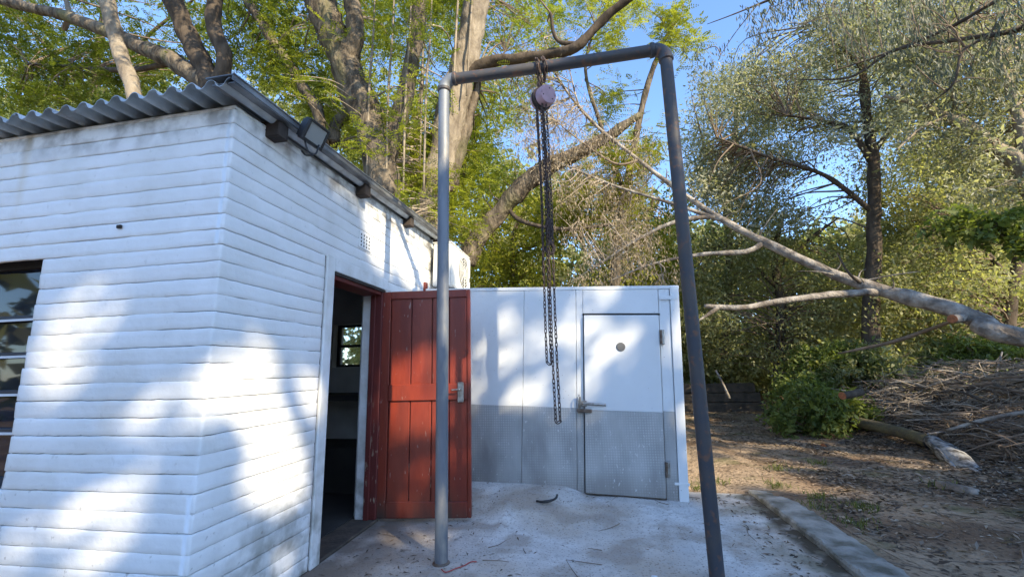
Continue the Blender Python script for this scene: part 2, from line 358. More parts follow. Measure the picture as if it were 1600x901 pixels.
def twigs_to(C, limbs, frac, r0, name, m, parent, sag=.1):   # thin shoots from the nearest limb out to the clumps
    if not len(limbs): return
    A = np.concatenate(limbs); b = MB()
    for c in C[rng.random(len(C)) < frac]:
        d = np.linalg.norm(A-c, axis=1)+.35*np.maximum(0, A[:, 2]-c[2]+.2); i = int(np.argmin(d)); a = A[i]
        if d[i] < .15 or d[i] > 3.2: continue
        mdl = (a+c)/2+rng.normal(size=3)*d[i]*.10+np.array([0, 0, sag*d[i]])
        P = spline([a, mdl, c], 4); r = np.linspace(min(r0, .012+.006*d[i]), .004, len(P)); b.tube(P, r, 4, False)
    if b.n: o = b.build(name, m, parent, True); o['kind'] = 'stuff'
def limb(name, pts, rad, m, parent, k=12, n=9, wob=.2, wsc=4.5):  # pts: (photo px, photo py, distance)
    P = np.array([at(*p) for p in pts]); Q = spline(np.c_[P, np.asarray(rad, float)], n)
    MB().tube(Q[:, :3], Q[:, 3], k, True, wob, wsc).build(name, m, parent, True); return Q[:, :3]
def limbw(name, P, rad, m, parent=None, k=10, n=5, wob=.16, wsc=3.0):   # the same from metres
    Q = spline(np.c_[np.asarray(P, float), np.asarray(rad, float)], n)
    o = MB().tube(Q[:, :3], Q[:, 3], k, True, wob, wsc).build(name, m, parent, True); return o, Q[:, :3]

# ================================================================== GROUND
def slab_z(x, y):
    x = np.asarray(x, float); y = np.asarray(y, float)
    ss = lambda a, b, t: (lambda u: u*u*(3-2*u))(np.clip((t-a)/(b-a), 0, 1))
    ramp_ = (.115-.03*np.clip((x+1.33), -1, 2))*(1-ss(-.42, -.06, x+.05*np.sin(y*9)))+.035*(1-ss(.2, .9, x))
    return ramp_*ss(np.where(x < -1.0, 4.12, np.where(x > -.8, 3.7, 4.12-(x+1.0)/.2*.62)), 4.68, y)*.97-.012*ss(.7, 1.4, x)
XW, YC, YE = -1.93, 1.93, 5.40                               # door wall plane, window wall plane, far end of the shed
def dirt_z(x, y):
    P = np.stack([x, y, np.zeros_like(x)], -1)
    z = -.05+.07*np.exp(-((x-1.75)/.35)**2)+.05*fbm(P, .8, 3)+.03*fbm(P, 5, 3)
    z = z+1.0*np.exp(-(((x-8.2)/2.6)**2+((y-9.6)/2.2)**2))+.45*np.exp(-(((x-6.8)/1.6)**2+((y-5.8)/1.4)**2))
    z = z+np.clip((y-15)*.05, 0, 1.5)+np.clip((x-10)*.06, 0, 1.5)
    inslab = (x > -5.2) & (x < 1.62) & (y < 5.05)
    return np.where(inslab, -.12, np.maximum(z, -.1))
def grid(name, xs, ys, fz, m, kind):
    X, Y = np.meshgrid(xs, ys); Z = fz(X, Y); nx = len(xs)
    V = np.stack([X, Y, Z], -1).reshape(-1, 3)
    F = [(j*nx+i, j*nx+i+1, (j+1)*nx+i+1, (j+1)*nx+i) for j in range(len(ys)-1) for i in range(nx-1)]
    o = MB().add(V, F).build(name, m, None, True); o['kind'] = kind; return o
xs = np.concatenate([[-300, -120, -60, -30, -15, -8, -5.3], np.arange(-5, 1.5, .5), np.arange(1.56, 9.5, .07), np.arange(9.6, 14, .3), [15, 17, 20, 25, 35, 60, 120, 300]])
ys = np.concatenate([[-300, -120, -60, -30, -15, -8, -4, -2, 0, 1], np.arange(1.5, 13, .08), np.arange(13.1, 20, .3), [21, 23, 26, 30, 40, 70, 130, 300]])
ground = grid('ground', xs, ys, dirt_z, 'soil', 'structure')
sx = np.arange(-2.4, 1.601, .05); sy = np.concatenate([np.arange(-3, 2, .25), np.arange(2, 5.16, .05)])
def slabf(X, Y): 
    P = np.stack([X, Y, 0*X], -1); z = slab_z(X, Y)+.008*fbm(P, 1.3, 3)
    e = np.maximum(np.clip((Y-5.06)/.1, 0, 1)*(X > .9), 0)
    return z-.06*e
slab = grid('concrete_slab', sx, sy, slabf, 'concrete', 'structure')
# kerb: one long cast strip, rounded on top, chipped
kp = []; prof = [(-.135, -.08), (-.134, .026), (-.122, .040), (-.03, .045), (.07, .043), (.135, .034), (.155, -.08)]
ky = np.arange(-2.0, 5.121, .035)
for y in ky:
    xc = 1.66+.012*math.sin(y*2.1)+.03*(y-3.2)*.5; tp = np.clip((5.12-y)/.5, .35, 1)
    kp.append([(xc+dx, y, dz*tp if dz > 0 else dz) for dx, dz in prof])
kp = np.array(kp); kp += (fbm(kp, 16, 4)*.020)[..., None]*np.array([.7, 0, 1]); b = MB(); k = len(prof)
b.add(kp.reshape(-1, 3), [(i*k+j, i*k+j+1, (i+1)*k+j+1, (i+1)*k+j) for i in range(len(ky)-1) for j in range(k-1)]+[tuple(range(k)), tuple((len(ky)-1)*k+j for j in range(k))][::-1])
kerb = fix_smooth(b.build('kerb', 'kerb', None), 28); kerb['kind'] = 'structure'

# ================================================================== BRICK SHED
shed = empty('brick_shed', 'white painted brick shed with corrugated roof and open red door', 'shed', (XW, YC, 0))
shed_inv = np.array([XW, YC, 0])
def sp(b, name, m, parent=None, smooth=False):               # parts are written in metres of the place, parented to the shed at its corner
    o = b.build(name, m, None, smooth); q = parent or shed; o.parent = q
    o.matrix_parent_inverse = Matrix.Translation(-Vector(shed_inv)) if q is shed else Matrix.Identity(4); return o
CH = .0905; NC = 31
WX0, WX1, WZ0, WZ1 = -4.45, -3.14, .72, 2.036                # window opening
DY0, DY1, DZ1 = 2.99, 3.85, 2.088                            # doorway
BAND = .115                                                  # smooth plaster border round the doorway
def course(path, z0, seed, capA, capB):
    # path: list of (x, y, nx, ny); the course is a rounded strip, uneven as the painted bricks are
    P = np.array([p[:2] for p in path]); Nn = np.array([p[2:] for p in path]); n = len(P)
    prof = [(-.015, .0012), (-.0038, .0017), (-.0010, .0032), (.0006, .0058), (.0010, .030), (.0010, .062), (.0006, CH-.0060), (-.0010, CH-.0034), (-.0038, CH-.0017), (-.015, CH-.0012)]
    q = np.stack([P[:, 0], P[:, 1], np.full(n, z0)], 1)
    jn = lambda Q: .0030*fbm(Q, 3, 3)+.0042*fbm(Q+4.4, 22, 2)+.006*np.maximum(vnoise(Q+8.8, 11)-.28, 0)
    j0 = jn(q*np.array([1, 1, 40])); j1 = jn((q+[0, 0, CH])*np.array([1, 1, 40]))-.0007
    face = .0020*2*fbm(q*np.array([1, 1, 30])+5, 3, 4)
    V = []; kp_ = len(prof)-1                               # paint has run into parts of the joints and filled them
    f0 = np.clip((vnoise(q*np.array([1, 1, 55])+2, 2.6)+vnoise(q*np.array([1, 1, 55])+9, 9)*.7)*5+.12, 0, 1); f1 = np.clip((vnoise((q+[0, 0, CH])*np.array([1, 1, 55])+2, 2.6)+vnoise((q+[0, 0, CH])*np.array([1, 1, 55])+9, 9)*.7)*5+.12, 0, 1)
    tilt = rng.normal(.0006, .0012)
    for kx, (d, dz) in enumerate(prof):
        u = dz/CH; fill = f0 if kx < 2 else f1 if kx > kp_-2 else 0
        dd = d*(1-.72*fill)+face*(1 if 2 <= kx <= kp_-2 else .6)+tilt*(u-.5)*2
        dz = dz+(fill*(.0019 if kx < 2 else -.0019)*-1 if kx in (0, 1, kp_-1, kp_) else 0)
        wgt = np.ones(n)
        if capA: wgt[0] = 0
        if capB: wgt[-1] = 0
        dd = np.where(wgt == 0, -.016, dd)
        zz = z0+dz+j0*(1-u)+j1*u
        V.append(np.stack([P[:, 0]+Nn[:, 0]*dd, P[:, 1]+Nn[:, 1]*dd, zz], 1))
    V = np.stack(V, 1).reshape(-1, 3); k = len(prof)
    F = [(i*k+j, (i+1)*k+j, (i+1)*k+j+1, i*k+j+1) for i in range(n-1) for j in range(k-1)]
    return V, F
def pathA(x0, x1, st=.02):
    return [(x, YC, 0, -1) for x in np.append(np.arange(x0, x1, st), x1)]
def pathB(y0, y1, st=.02):
    return [(XW, y, 1, 0) for y in np.append(np.arange(y0, y1, st), y1)]
corner = [(XW-.012, YC, 0, -1), (XW-.004, YC+.003, .5, -.87), (XW-.001, YC+.008, .87, -.5), (XW, YC+.014, 1, 0)]
def rnd(p, end):                                             # round a free end
    if end == 0: p = [p[0], (p[0][0]+.004*(1 if p[0][3] else 0), p[0][1]+.004*(1 if p[0][2] else 0), p[0][2]*.9, p[0][3]*.9)]+p[1:]
    else: p = p[:-1]+[(p[-1][0]-.004*(1 if p[-1][3] else 0), p[-1][1]-.004*(1 if p[-1][2] else 0), p[-1][2]*.9, p[-1][3]*.9), p[-1]]
    return p
for i in range(NC):
    z0 = .012+i*CH; zc = z0+CH/2; segs = []
    jit = rng.uniform(-.012, .012)
    inW = WZ0 < zc < WZ1; inD = zc < DZ1+.0; inBand = zc < DZ1+BAND
    yA = (DY0-BAND+jit*.3) if inBand else None
    left = pathA(WX1+jit*.6, XW-.03) if inW else pathA(-4.9, XW-.03)
    if inW: left = rnd(left, 0)
    right = pathB(YC+.03, yA) if inBand else pathB(YC+.03, YE)
    segs.append((left+corner+right, inW, True))
    if inW: segs.append((pathA(-4.9, WX0), False, True))
    if inBand: segs.append((pathB(DY1+.03+jit*.3, YE), True, True))
    for sgi, (p, a, c) in enumerate(segs):
        V, F = course(p, z0, i, a, c); b = MB().add(V, F); sp(b, 'brick_course', 'paint', None, True)
TOPZ = .012+NC*CH
# the wall core the joints look into (also the masonry's thickness)
T = .24; b = MB(); e = .013
b.box((-4.9, YC+e, 0), (WX0-.01, YC+T, TOPZ)); b.box((WX0-.01, YC+e, 0), (WX1+.012, YC+T, WZ0)); b.box((WX0-.01, YC+e, WZ1), (WX1+.012, YC+T, TOPZ)); b.box((WX1+.012, YC+e, 0), (XW-T, YC+T, TOPZ))
sp(b, 'window_wall', 'joint')
b = MB(); b.box((XW-T, YC+e, 0), (XW-e, DY0-.012, TOPZ)); b.box((XW-T, DY0-.012, DZ1+.01), (XW-e, DY1+.012, TOPZ)); b.box((XW-T, DY1+.012, 0), (XW-e, YE, TOPZ))
sp(b, 'door_wall', 'joint')
# inside faces, far walls, ceiling, floor
b = MB(); b.box((-4.9, YC+T, 0), (WX0, YC+T+.01, TOPZ)); b.box((WX1, YC+T, 0), (XW-T, YC+T+.01, TOPZ)); b.box((XW-T-.01, YC+T+.012, 0), (XW-T, DY0-.02, TOPZ)); b.box((XW-T-.01, DY1+.02, 0), (XW-T, YE-T, TOPZ)); b.box((XW-T-.01, DY0-.02, DZ1+.02), (XW-T, DY1+.02, TOPZ))
sp(b, 'inner_plaster', 'inwall')
bx0, bx1, bz0, bz1 = -3.30, -2.58, 1.38, 1.93                # the small back window seen through the doorway
b = MB(); b.box((-4.9, YE-T, 0), (bx0, YE, TOPZ)); b.box((bx1, YE-T, 0), (XW-T-.001, YE, TOPZ)); b.box((bx0, YE-T, 0), (bx1, YE, bz0)); b.box((bx0, YE-T, bz1), (bx1, YE, TOPZ))
sp(b, 'back_wall', 'inwall')
sp(MB().box((-5.1, YC, 0), (-4.9, YE, TOPZ)), 'end_wall', 'inwall')
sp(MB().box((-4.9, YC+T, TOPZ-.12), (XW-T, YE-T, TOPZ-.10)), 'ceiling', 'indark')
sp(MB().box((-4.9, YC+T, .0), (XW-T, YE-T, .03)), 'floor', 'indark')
sp(MB().box((XW-T, DY0, .0), (XW-.0, DY1, .026), .006), 'threshold', 'sleeper')
bw = sp(MB().box((bx0, YE-.14, bz0), (bx0+.035, YE-.10, bz1)).box((bx1-.035, YE-.14, bz0), (bx1, YE-.10, bz1)).box((bx0+.035, YE-.14, bz0), (bx1-.035, YE-.10, bz0+.03)).box((bx0+.035, YE-.14, bz1-.03), (bx1-.035, YE-.10, bz1)).box((bx0+.035, YE-.145, (bz0+bz1)/2-.02), (bx1-.035, YE-.095, (bz0+bz1)/2+.015)), 'back_window', 'frameblack')
for z0, z1 in ((bz0+.03, (bz0+bz1)/2-.02), ((bz0+bz1)/2+.015, bz1-.03)): sp(MB().box((bx0+.035, YE-.124, z0), (bx1-.035, YE-.119, z1)), 'pane', 'pane', bw)
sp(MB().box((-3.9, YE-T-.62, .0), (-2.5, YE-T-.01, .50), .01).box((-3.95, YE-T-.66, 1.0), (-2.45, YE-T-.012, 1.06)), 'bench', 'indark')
# plaster border round the doorway, lintel band
b = MB()
b.box((XW-T, DY0-BAND+.01, 0), (XW+.006, DY0-.001, DZ1+BAND), .008); b.box((XW-T+.002, DY0-.001, DZ1), (XW+.0045, DY1+.04, DZ1+BAND-.004), .006); b.box((XW-T, DY1-.0, 0), (XW-.2055, DY1+.04, DZ1-.001), .004)
o = sp(b, 'plaster_border', 'plaster')
sp(MB().box((XW-.205, DY1-.05, .0), (XW-.1165, DY1+.05, DZ1-.004), .006), 'inner_jamb', 'plaster')
# red timber door frame in the reveal
fr = sp(MB().box((XW-.115, DY1-.055, .027), (XW-.004, DY1+.012, DZ1-.002), .005).box((XW-.112, DY1-.075, .027), (XW-.065, DY1-.0551, DZ1-.003), .003), 'door_frame', 'redpeel')
sp(MB().box((XW-.19, DY0+.002, DZ1-.06), (XW-.012, DY1-.056, DZ1-.004), .005), 'frame_head', 'redpeel', fr)
sp(MB().box((XW-.011, DY0+.002, DZ1-.028), (XW+.006, DY1-.02, DZ1-.0005), .002), 'drip_strip', 'wood_dark', fr)
# the red ledged door, opened outwards past a right angle
ang = math.atan2(3.955-3.85, .855); DM = Matrix.Translation((XW-.026, DY1-.004, .03)) @ Matrix.Rotation(ang, 4, 'Z')
DH, DW = 2.035, .862
leaf = sp(MB().box((.02, .004, .012), (DW-.006, .022, DH-.012), 0, DM), 'door', 'redpeel')     # the back skin the boards are nailed to
bws = [(.096, .295), (.297, .495), (.497, .660), (.662, .835)]
for x0, x1 in bws: sp(MB().box((x0+.003, -.012, .03), (x1-.003, .003, DH-.02), .005, DM), 'door_board', 'red', leaf)
sp(MB().box((0, -.026, 0), (.092, .03, DH), .005, DM), 'hinge_stile', 'red', leaf)
sp(MB().box((DW-.03, -.024, 0), (DW, .03, DH), .004, DM), 'lock_stile', 'red', leaf)
sp(MB().box((.0925, -.028, DH-.075), (DW-.0305, .0245, DH), .005, DM), 'top_rail', 'red', leaf)
sp(MB().box((.0925, -.034, 1.005), (DW-.0305, -.0125, 1.155), .006, DM), 'middle_rail', 'red', leaf)
sp(MB().box((.0925, -.029, .0), (DW-.0305, .0245, .135), .006, DM), 'bottom_rail', 'red', leaf)
lk = sp(MB().box((.745, -.042, .985), (.800, -.0342, 1.165), .003, DM), 'lock_plate', 'steel', leaf)
def dm(P): return (np.c_[np.atleast_2d(P), np.ones(len(np.atleast_2d(P)))] @ np.array(DM).T)[:, :3]
hb = MB(); hb.tube(dm(spline([(.772, -.040, 1.10), (.772, -.085, 1.10), (.757, -.088, 1.10), (.695, -.088, 1.096)], 5)), .0075, 8)
sp(hb, 'door_handle', 'steel', leaf, True)
sp(MB().box((.764, -.046, 1.02), (.780, -.0422, 1.05), .001, DM), 'keyhole_cover', 'steel', leaf)
for z in (.28, 1.05, 1.80): sp(MB().lathe(dm([(.0, -.030, z-.05)])[0], (0, 0, 1), [(0, .009), (.1, .009)], 10), 'door_hinge', 'redpeel', leaf)
# vent brick with its holes, nail, timber scraps
vy, vz = 3.42, 2.455
vb = sp(MB().box((XW-.01, vy-.105, vz-.075), (XW+.0085, vy+.105, vz+.075), .003), 'vent_brick', 'paint')
hb = MB()
for iy in range(4):
    for iz in range(4): hb.box((XW+.004, vy-.078+iy*.046, vz-.058+iz*.032), (XW+.0092, vy-.062+iy*.046, vz-.040+iz*.032))
sp(hb, 'vent_holes', 'gap', vb)['kind'] = 'stuff'
sp(MB().box((-2.628, YC-.016, 2.146), (-2.598, YC-.002, 2.166), .003), 'wall_plug', 'wood_dark')
sp(MB().box((XW+.001, 4.82, 2.02), (XW+.03, 4.90, 2.36), .004), 'red_batten', 'red')
# the window on the left: dark steel frame, horizontal bars, glass
wf = sp(MB().box((WX1-.05, YC+.10, WZ0), (WX1+.0, YC+.15, WZ1)).box((WX0, YC+.10, WZ1-.045), (WX1-.05, YC+.15, WZ1)).box((WX0, YC+.10, WZ0), (WX1-.05, YC+.15, WZ0+.045)).box((-3.82, YC+.10, WZ0+.045), (-3.78, YC+.15, WZ1-.045)), 'window', 'frameblack')
zs = [WZ0+.045, 1.02, 1.235, 1.455, 1.675, WZ1-.045]
for k, z in enumerate(zs[1:-1]):
    sp(MB().box((-3.78, YC+.088, z-.014), (WX1-.05, YC+.148, z+.014), .003), 'glazing_bar', 'frameblack', wf)
    sp(MB().box((-3.78, YC+.082, z-.020), (WX1-.05, YC+.0875, z-.006)), 'bar_edge', 'whiteline', wf)
    sp(MB().box((WX0, YC+.088, z-.014), (-3.82, YC+.148, z+.014), .003), 'glazing_bar', 'frameblack', wf)
for k in range(5):
    for x0, x1 in ((-3.78, WX1-.05), (WX0+.0, -3.82)):
        sp(MB().box((x0, YC+.122, zs[k]), (x1, YC+.126, zs[k+1])), 'pane', 'glass', wf)
sp(MB().box((WX1, YC+.016, WZ0-.002), (WX1+.02, YC+.23, WZ1), 0), 'window_reveal', 'plaster')
sp(MB().box((WX0-.02, YC+.015, WZ1+.0), (WX1+.015, YC+.23, WZ1+.012), 0), 'window_soffit', 'wood_dark')
sp(MB().box((WX0-.02, YC-.01, WZ0-.05), (WX1+.015, YC+.10, WZ0-.001), .006), 'window_sill', 'plaster')
# roof: corrugated sheets side by side, battens, rafters, verge flashing
RZ = lambda y: 2.866+.046*(y-YC)
OV, XV = .155, XW+.125
PIT = .125
sheet_w = PIT*6
x1 = XV-.02; si = 0
while x1 > -5.3:
    x0 = x1-sheet_w-PIT*.5; ux = np.linspace(x0, x1, 66); y0 = YC-OV+rng.uniform(-.025, .02); uy = np.linspace(y0, YE+.1, 10)
    ph = 2*math.pi*(ux-(XV-.02))/PIT; c = np.cos(ph); prof = .023*np.sign(c)*np.abs(c)**.6
    b = MB(); V = []
    for th in (0, .004):
        for y in uy: V += [(x, y, RZ(y)+p+th+.006*(si % 2)+.004*math.sin(x*3+y)) for x, p in zip(ux, prof)]
    n = len(ux); m_ = len(uy); F = []
    for s in range(2):
        F += [(s*n*m_+j*n+i, s*n*m_+j*n+i+1, s*n*m_+(j+1)*n+i+1, s*n*m_+(j+1)*n+i) for j in range(m_-1) for i in range(n-1)]
    F += [(i, i+1, n*m_+i+1, n*m_+i) for i in range(n-1)]
    b.add(V, F); sp(b, 'roof_sheet', 'roof', None, True); x1 -= sheet_w; si += 1
b = MB(); nB = 60; V = []
for P_, nx_, ny_ in [((-5.1+ (XW-.004+5.1)*i_/40, YC), 0, -1) for i_ in range(41)]+[((XW, YC+.004+(YE-YC-.004)*i_/nB), 1, 0) for i_ in range(nB+1)]:
    dd_ = .0035*2*float(fbm(np.array([P_[0], P_[1], 7.]), 4, 3)); zt_ = RZ(P_[1])-.030 if nx_ else RZ(YC)-.026
    for d_, z_ in ((-.012, TOPZ-.004), (.000+dd_, TOPZ+.003), (.001+dd_, zt_-.004), (-.012, zt_), (-.2, zt_)): V.append((P_[0]+nx_*d_, P_[1]+ny_*d_, z_))
b.add(V, [(i_*5+j_, i_*5+5+j_, i_*5+6+j_, i_*5+1+j_) for i_ in range(101) for j_ in range(4)])
sp(b, 'beam_filling', 'paint', None, True)
# the verge flashing on the door side: folded grey sheet with a bright rim
def slope_box(x0, x1, y0, y1, za, zb, bev=0):
    b = MB(); V = [(x, y, RZ(y)+z) for x in (x0, x1) for y in (y0, y1) for z in (za, zb)]
    return b.add(V, [(0, 1, 3, 2), (4, 6, 7, 5), (0, 4, 5, 1), (2, 3, 7, 6), (0, 2, 6, 4), (1, 5, 7, 3)])
ya, yb = YC-OV-.01, YE+.12
vf = sp(slope_box(XV-.004, XV, ya, yb, .006, .040), 'verge_flashing', 'barge')
sp(slope_box(XV-.17, XV-.0042, ya, yb, .034, .040), 'flashing_top', 'barge', vf)
sp(slope_box(XV-.004, XV+.008, ya, yb, .0405, .046), 'flashing_rim', 'rim', vf)
sp(slope_box(XW-.02, XV-.0045, ya+.02, yb, .000, .006), 'verge_soffit', 'barge', vf)
for y in (2.21, 3.28, 4.25, 5.18):
    sp(MB().box((XW-.06, y-.045, RZ(y)-.108), (XV-.03, y+.045, RZ(y)-.002), .006), 'rafter_end', 'wood_dark')

# ================================================================== FLOODLIGHT
fl = empty('floodlight', 'small black floodlight with square glass on the first rafter end', 'floodlight', (XV+.03, 2.36, 2.80))
FM = Matrix.Translation((.045, .0, .075)) @ Matrix.Rotation(R_(-6), 4, 'Z') @ Matrix.Rotation(R_(26), 4, 'Y') @ Matrix.Scale(.86, 4)   # local +X is the way it faces
MB().box((-.035, -.105, -.085), (.020, .105, .085), .008, FM).build('housing', 'black', fl)
MB().box((.0205, -.085, -.065), (.0235, .085, .065), 0, FM).build('lamp_glass', 'lampglass', fl)
b = MB()
for lo, hi in (((.0205, -.105, .066), (.032, .105, .085)), ((.0205, -.105, -.085), (.032, .105, -.066)), ((.0205, -.105, -.0655), (.032, -.086, .0655)), ((.0205, .086, -.0655), (.032, .105, .0655))): b.box(lo, hi, .003, FM)
b.build('bezel', 'black', fl)
b = MB()
for k in range(6): b.box((-.062, -.09+k*.034, -.07), (-.0352, -.082+k*.034, .07), 0, FM)
b.build('cooling_fins', 'black', fl)
MB().tube(spline([(.01, -.05, .03), (.03, -.03, -.06), (.05, .02, -.06), (.05, .05, .02)], 4), .006, 6).build('mounting_bracket', 'black', fl, True)
MB().tube(spline([(-.06, .03, -.02), (-.02, .02, -.06), (.03, .03, -.06)], 4), .006, 6).build('lamp_cable', 'black', fl, True)

# ================================================================== COLD ROOM (leans a little: its floor follows the slab)
TILT = 2.5
cr = empty('cold_room', 'white panelled cold room with grey tread plate along its lower half', 'cold room', (.862, 4.69, -.012)); cr.rotation_euler = (0, R_(TILT), 0)
HB, KB, LB, DB = 2.135, .86, -2.80, 2.3                       # height, kick plate height, left end, depth
def cp(lo, hi, name, m, parent=None, bev=0): return MB().box(lo, hi, bev).build(name, m, parent or cr)
cp((LB, .05, .0), (-.04, DB, HB-.012), 'insulated_core', 'panel')
cp((LB, -.006, HB-.030), (.012, .0, HB+.006), 'top_trim', 'panel', None, .002)
cp((LB, .0005, HB-.011), (.010, DB, HB+.004), 'roof_panel', 'panel')
for x0, x1 in ((LB, -1.637), (-1.633, -1.063)):
    cp((x0, .0, KB-.01), (x1, .0495, HB-.031), 'wall_panel', 'panel', None, .0025)
    cp((x0, -.004, .0), (x1, .0495, KB-.0105), 'kick_plate', 'tread', None, .0015)
cp((-1.059, -.002, KB-.01), (-.990, .0495, HB-.031), 'door_jamb', 'panel', None, .002); cp((-1.059, -.006, .0), (-.990, .0495, KB-.0105), 'kick_plate', 'tread', None, .0015)
cp((-.986, .0, 1.845), (-.200, .0495, HB-.031), 'wall_panel', 'panel', None, .0025)
cp((-.196, .0, KB-.01), (-.085, .0495, HB-.031), 'wall_panel', 'panel', None, .0025); cp((-.196, -.004, .0), (-.085, .0495, KB-.0105), 'kick_plate', 'tread', None, .0015)
ct = cp((-.081, -.016, -.0), (.008, .0, HB-.004), 'corner_trim', 'panel', None, .003)
cp((.004, .0005, .0), (.008, DB, HB-.012), 'side_panel', 'panel'); cp((-.04, DB-.05, 0), (.0039, DB, HB-.012), 'side_panel', 'panel')
cp((-.19, -.0215, 1.99), (.004, -.0165, 2.03), 'strap_plate', 'panel', None, .001)
cp((-.12, -.0215, .16), (.02, -.0165, .185), 'strap_plate', 'panel', None, .001)
cp((-.988, .02, .0), (-.198, .049, 1.843), 'door_gasket', 'gap')
cp((-.992, -.012, 1.826), (-.190, .0195, 1.843), 'door_gasket', 'gap')
cdoor = cp((-.979, -.042, .838), (-.206, .0185, 1.822), 'cold_room_door', 'panel', None, .006)
cp((-.979, -.0445, .035), (-.206, .0185, .8375), 'door_kick_plate', 'tread', cdoor, .005)
cp((-.981, -.043, .030), (-.204, .0185, .0345), 'door_bottom_edge', 'brownsteel', cdoor)
gd = MB().lathe((-.60, -.0422, 1.49), (0, -1, 0), [(0, .044), (.006, .046), (.010, .040), (.0105, .001)], 28).build('round_plate', 'grille', cdoor)
hd = MB().tube(spline([(-1.005, -.075, .905), (-.93, -.082, .905), (-.84, -.082, .903), (-.765, -.080, .900)], 4), [.010]+[.015]*11+[.017], 10).build('door_handle', 'steel', cdoor, True)
cp((-1.012, -.07, .875), (-.955, -.043, .935), 'handle_boss', 'steel', cdoor, .006)
hs = cp((-1.05, -.040, .80), (-1.02, -.0065, .97), 'latch_plate', 'steel', None, .004)
MB().tube(spline([(-1.035, -.045, .99), (-1.04, -.07, .96), (-1.042, -.07, .90), (-1.03, -.06, .86)], 4), .007, 8).build('latch_hook', 'steel', cr, True)
cp((-1.055, -.075, .815), (-.905, -.046, .850), 'hasp', 'brownsteel', None, .005)
for z in (1.52, .23):
    h = cp((-.206, -.056, z), (-.160, -.0045, z+.15), 'door_hinge', 'steel', None, .004)
    MB().lathe((-.196, -.060, z+.005), (0, 0, 1), [(0, .013), (.14, .013)], 12).build('hinge_pin', 'brownsteel', h)

# ================================================================== CONDENSER on the cold room roof
ac = empty('condenser_unit', 'white air conditioning condenser standing on the cold room roof by the shed wall', 'air conditioner', (-1.64, 5.0, 2.262))
ac.rotation_euler = (0, R_(1.2), 0)
def apb(lo, hi, name, m, parent=None, bev=0): return MB().box(lo, hi, bev).build(name, m, parent or ac)
case = apb((-.245, 0, .07), (-.006, .84, .625), 'casing', 'acwhite', None, .012)
apb((-.255, -.006, .6255), (.0, .846, .640), 'casing_lid', 'acwhite', None, .004)
apb((-.10, -.004, .10), (-.085, -.0005, .60), 'casing_seam', 'gap')
for y in (.10, .70): apb((-.25, y, -.005), (.01, y+.05, .0695), 'foot', 'grille')
apb((-.0055, .0, .09), (.004, .84, .60), 'front_panel', 'acwhite', None, .003)
MB().lathe((.0042, .52, .345), (1, 0, 0), [(0, .215), (.004, .215), (.006, .20), (.0062, .001)], 32).build('fan_opening', 'grille', ac)  # flat disc, its dark colour stands in for the shaded depth behind the grille
for q in (.05, .09, .13, .17, .21):
    a = np.linspace(0, 2*math.pi, 33); MB().tube(np.c_[np.full(33, .016), .52+q*np.cos(a), .345+q*np.sin(a)], .0035, 5, False).build('grille_ring', 'acwhite', ac, True)
for q in range(4):
    a = q*math.pi/4; MB().tube([(.018, .52-.212*math.cos(a), .345-.212*math.sin(a)), (.018, .52+.212*math.cos(a), .345+.212*math.sin(a))], .0035, 5).build('grille_spoke', 'acwhite', ac)
apb((.0045, .80, .27), (.006, .835, .33), 'maker_plate', 'gap')

# ================================================================== PIPE GANTRY
YG, ZB, XL, XR, PR = 3.103, 3.715, -1.082, .708, .045
gt = empty('pipe_gantry', 'tall goalpost gantry of welded pipe standing on the concrete', 'gantry', ((XL+XR)/2, YG, 0))
def gp(b, name, m, parent=None, smooth=True):
    o = b.build(name, m, None, False); o.parent = parent or gt; o.matrix_parent_inverse = Matrix.Identity(4) if parent else Matrix.Translation(-Vector(((XL+XR)/2, YG, 0)))
    return fix_smooth(o) if smooth else o
RE = .085
lp = gp(MB().tube([(XL, YG, z) for z in np.linspace(-.03, ZB-RE, 24)], PR, 24), 'post', 'greypipe')
gp(MB().tube([(XR-.008+.010*z/ZB, YG, z) for z in np.linspace(-.06, ZB-RE, 24)], PR*1.02, 24), 'post', 'darkpipe')['label'] = 'dark post'
lp['label'] = 'pale grey post'
for z, ps in ((1.72, XR),): pass
for X_, s in ((XL, 1), (XR+.002, -1)):
    a = np.linspace(0, math.pi/2, 9); P = np.c_[X_+s*(RE-RE*np.cos(a)), np.full(9, YG), ZB-RE+RE*np.sin(a)]
    el = gp(MB().tube(P, PR*1.12, 24), 'elbow', 'greypipe' if s > 0 else 'darkpipe')
    gp(MB().tube([(X_, YG, ZB-RE-.025), (X_, YG, ZB-RE-.018), (X_, YG, ZB-RE+.004), (X_, YG, ZB-RE+.006)], [PR*1.1, PR*1.24, PR*1.24, PR*1.1], 24), 'weld_collar', 'darkpipe', el)
    gp(MB().tube([(X_+s*(RE-.006), YG, ZB), (X_+s*RE, YG, ZB), (X_+s*(RE+.022), YG, ZB), (X_+s*(RE+.028), YG, ZB)], [PR*1.1, PR*1.24, PR*1.24, PR*1.1], 24), 'weld_collar', 'darkpipe', el)
gp(MB().tube([(x, YG, ZB-.008*math.sin((x-XL)/(XR-XL)*math.pi)) for x in np.linspace(XL+RE, XR-RE, 20)], PR*1.02, 24), 'beam', 'darkpipe')
gp(MB().lathe((XL, YG, -.005), (0, 0, 1), [(0, .062), (.012, .060), (.02, .047)], 20), 'post_foot', 'brownsteel')

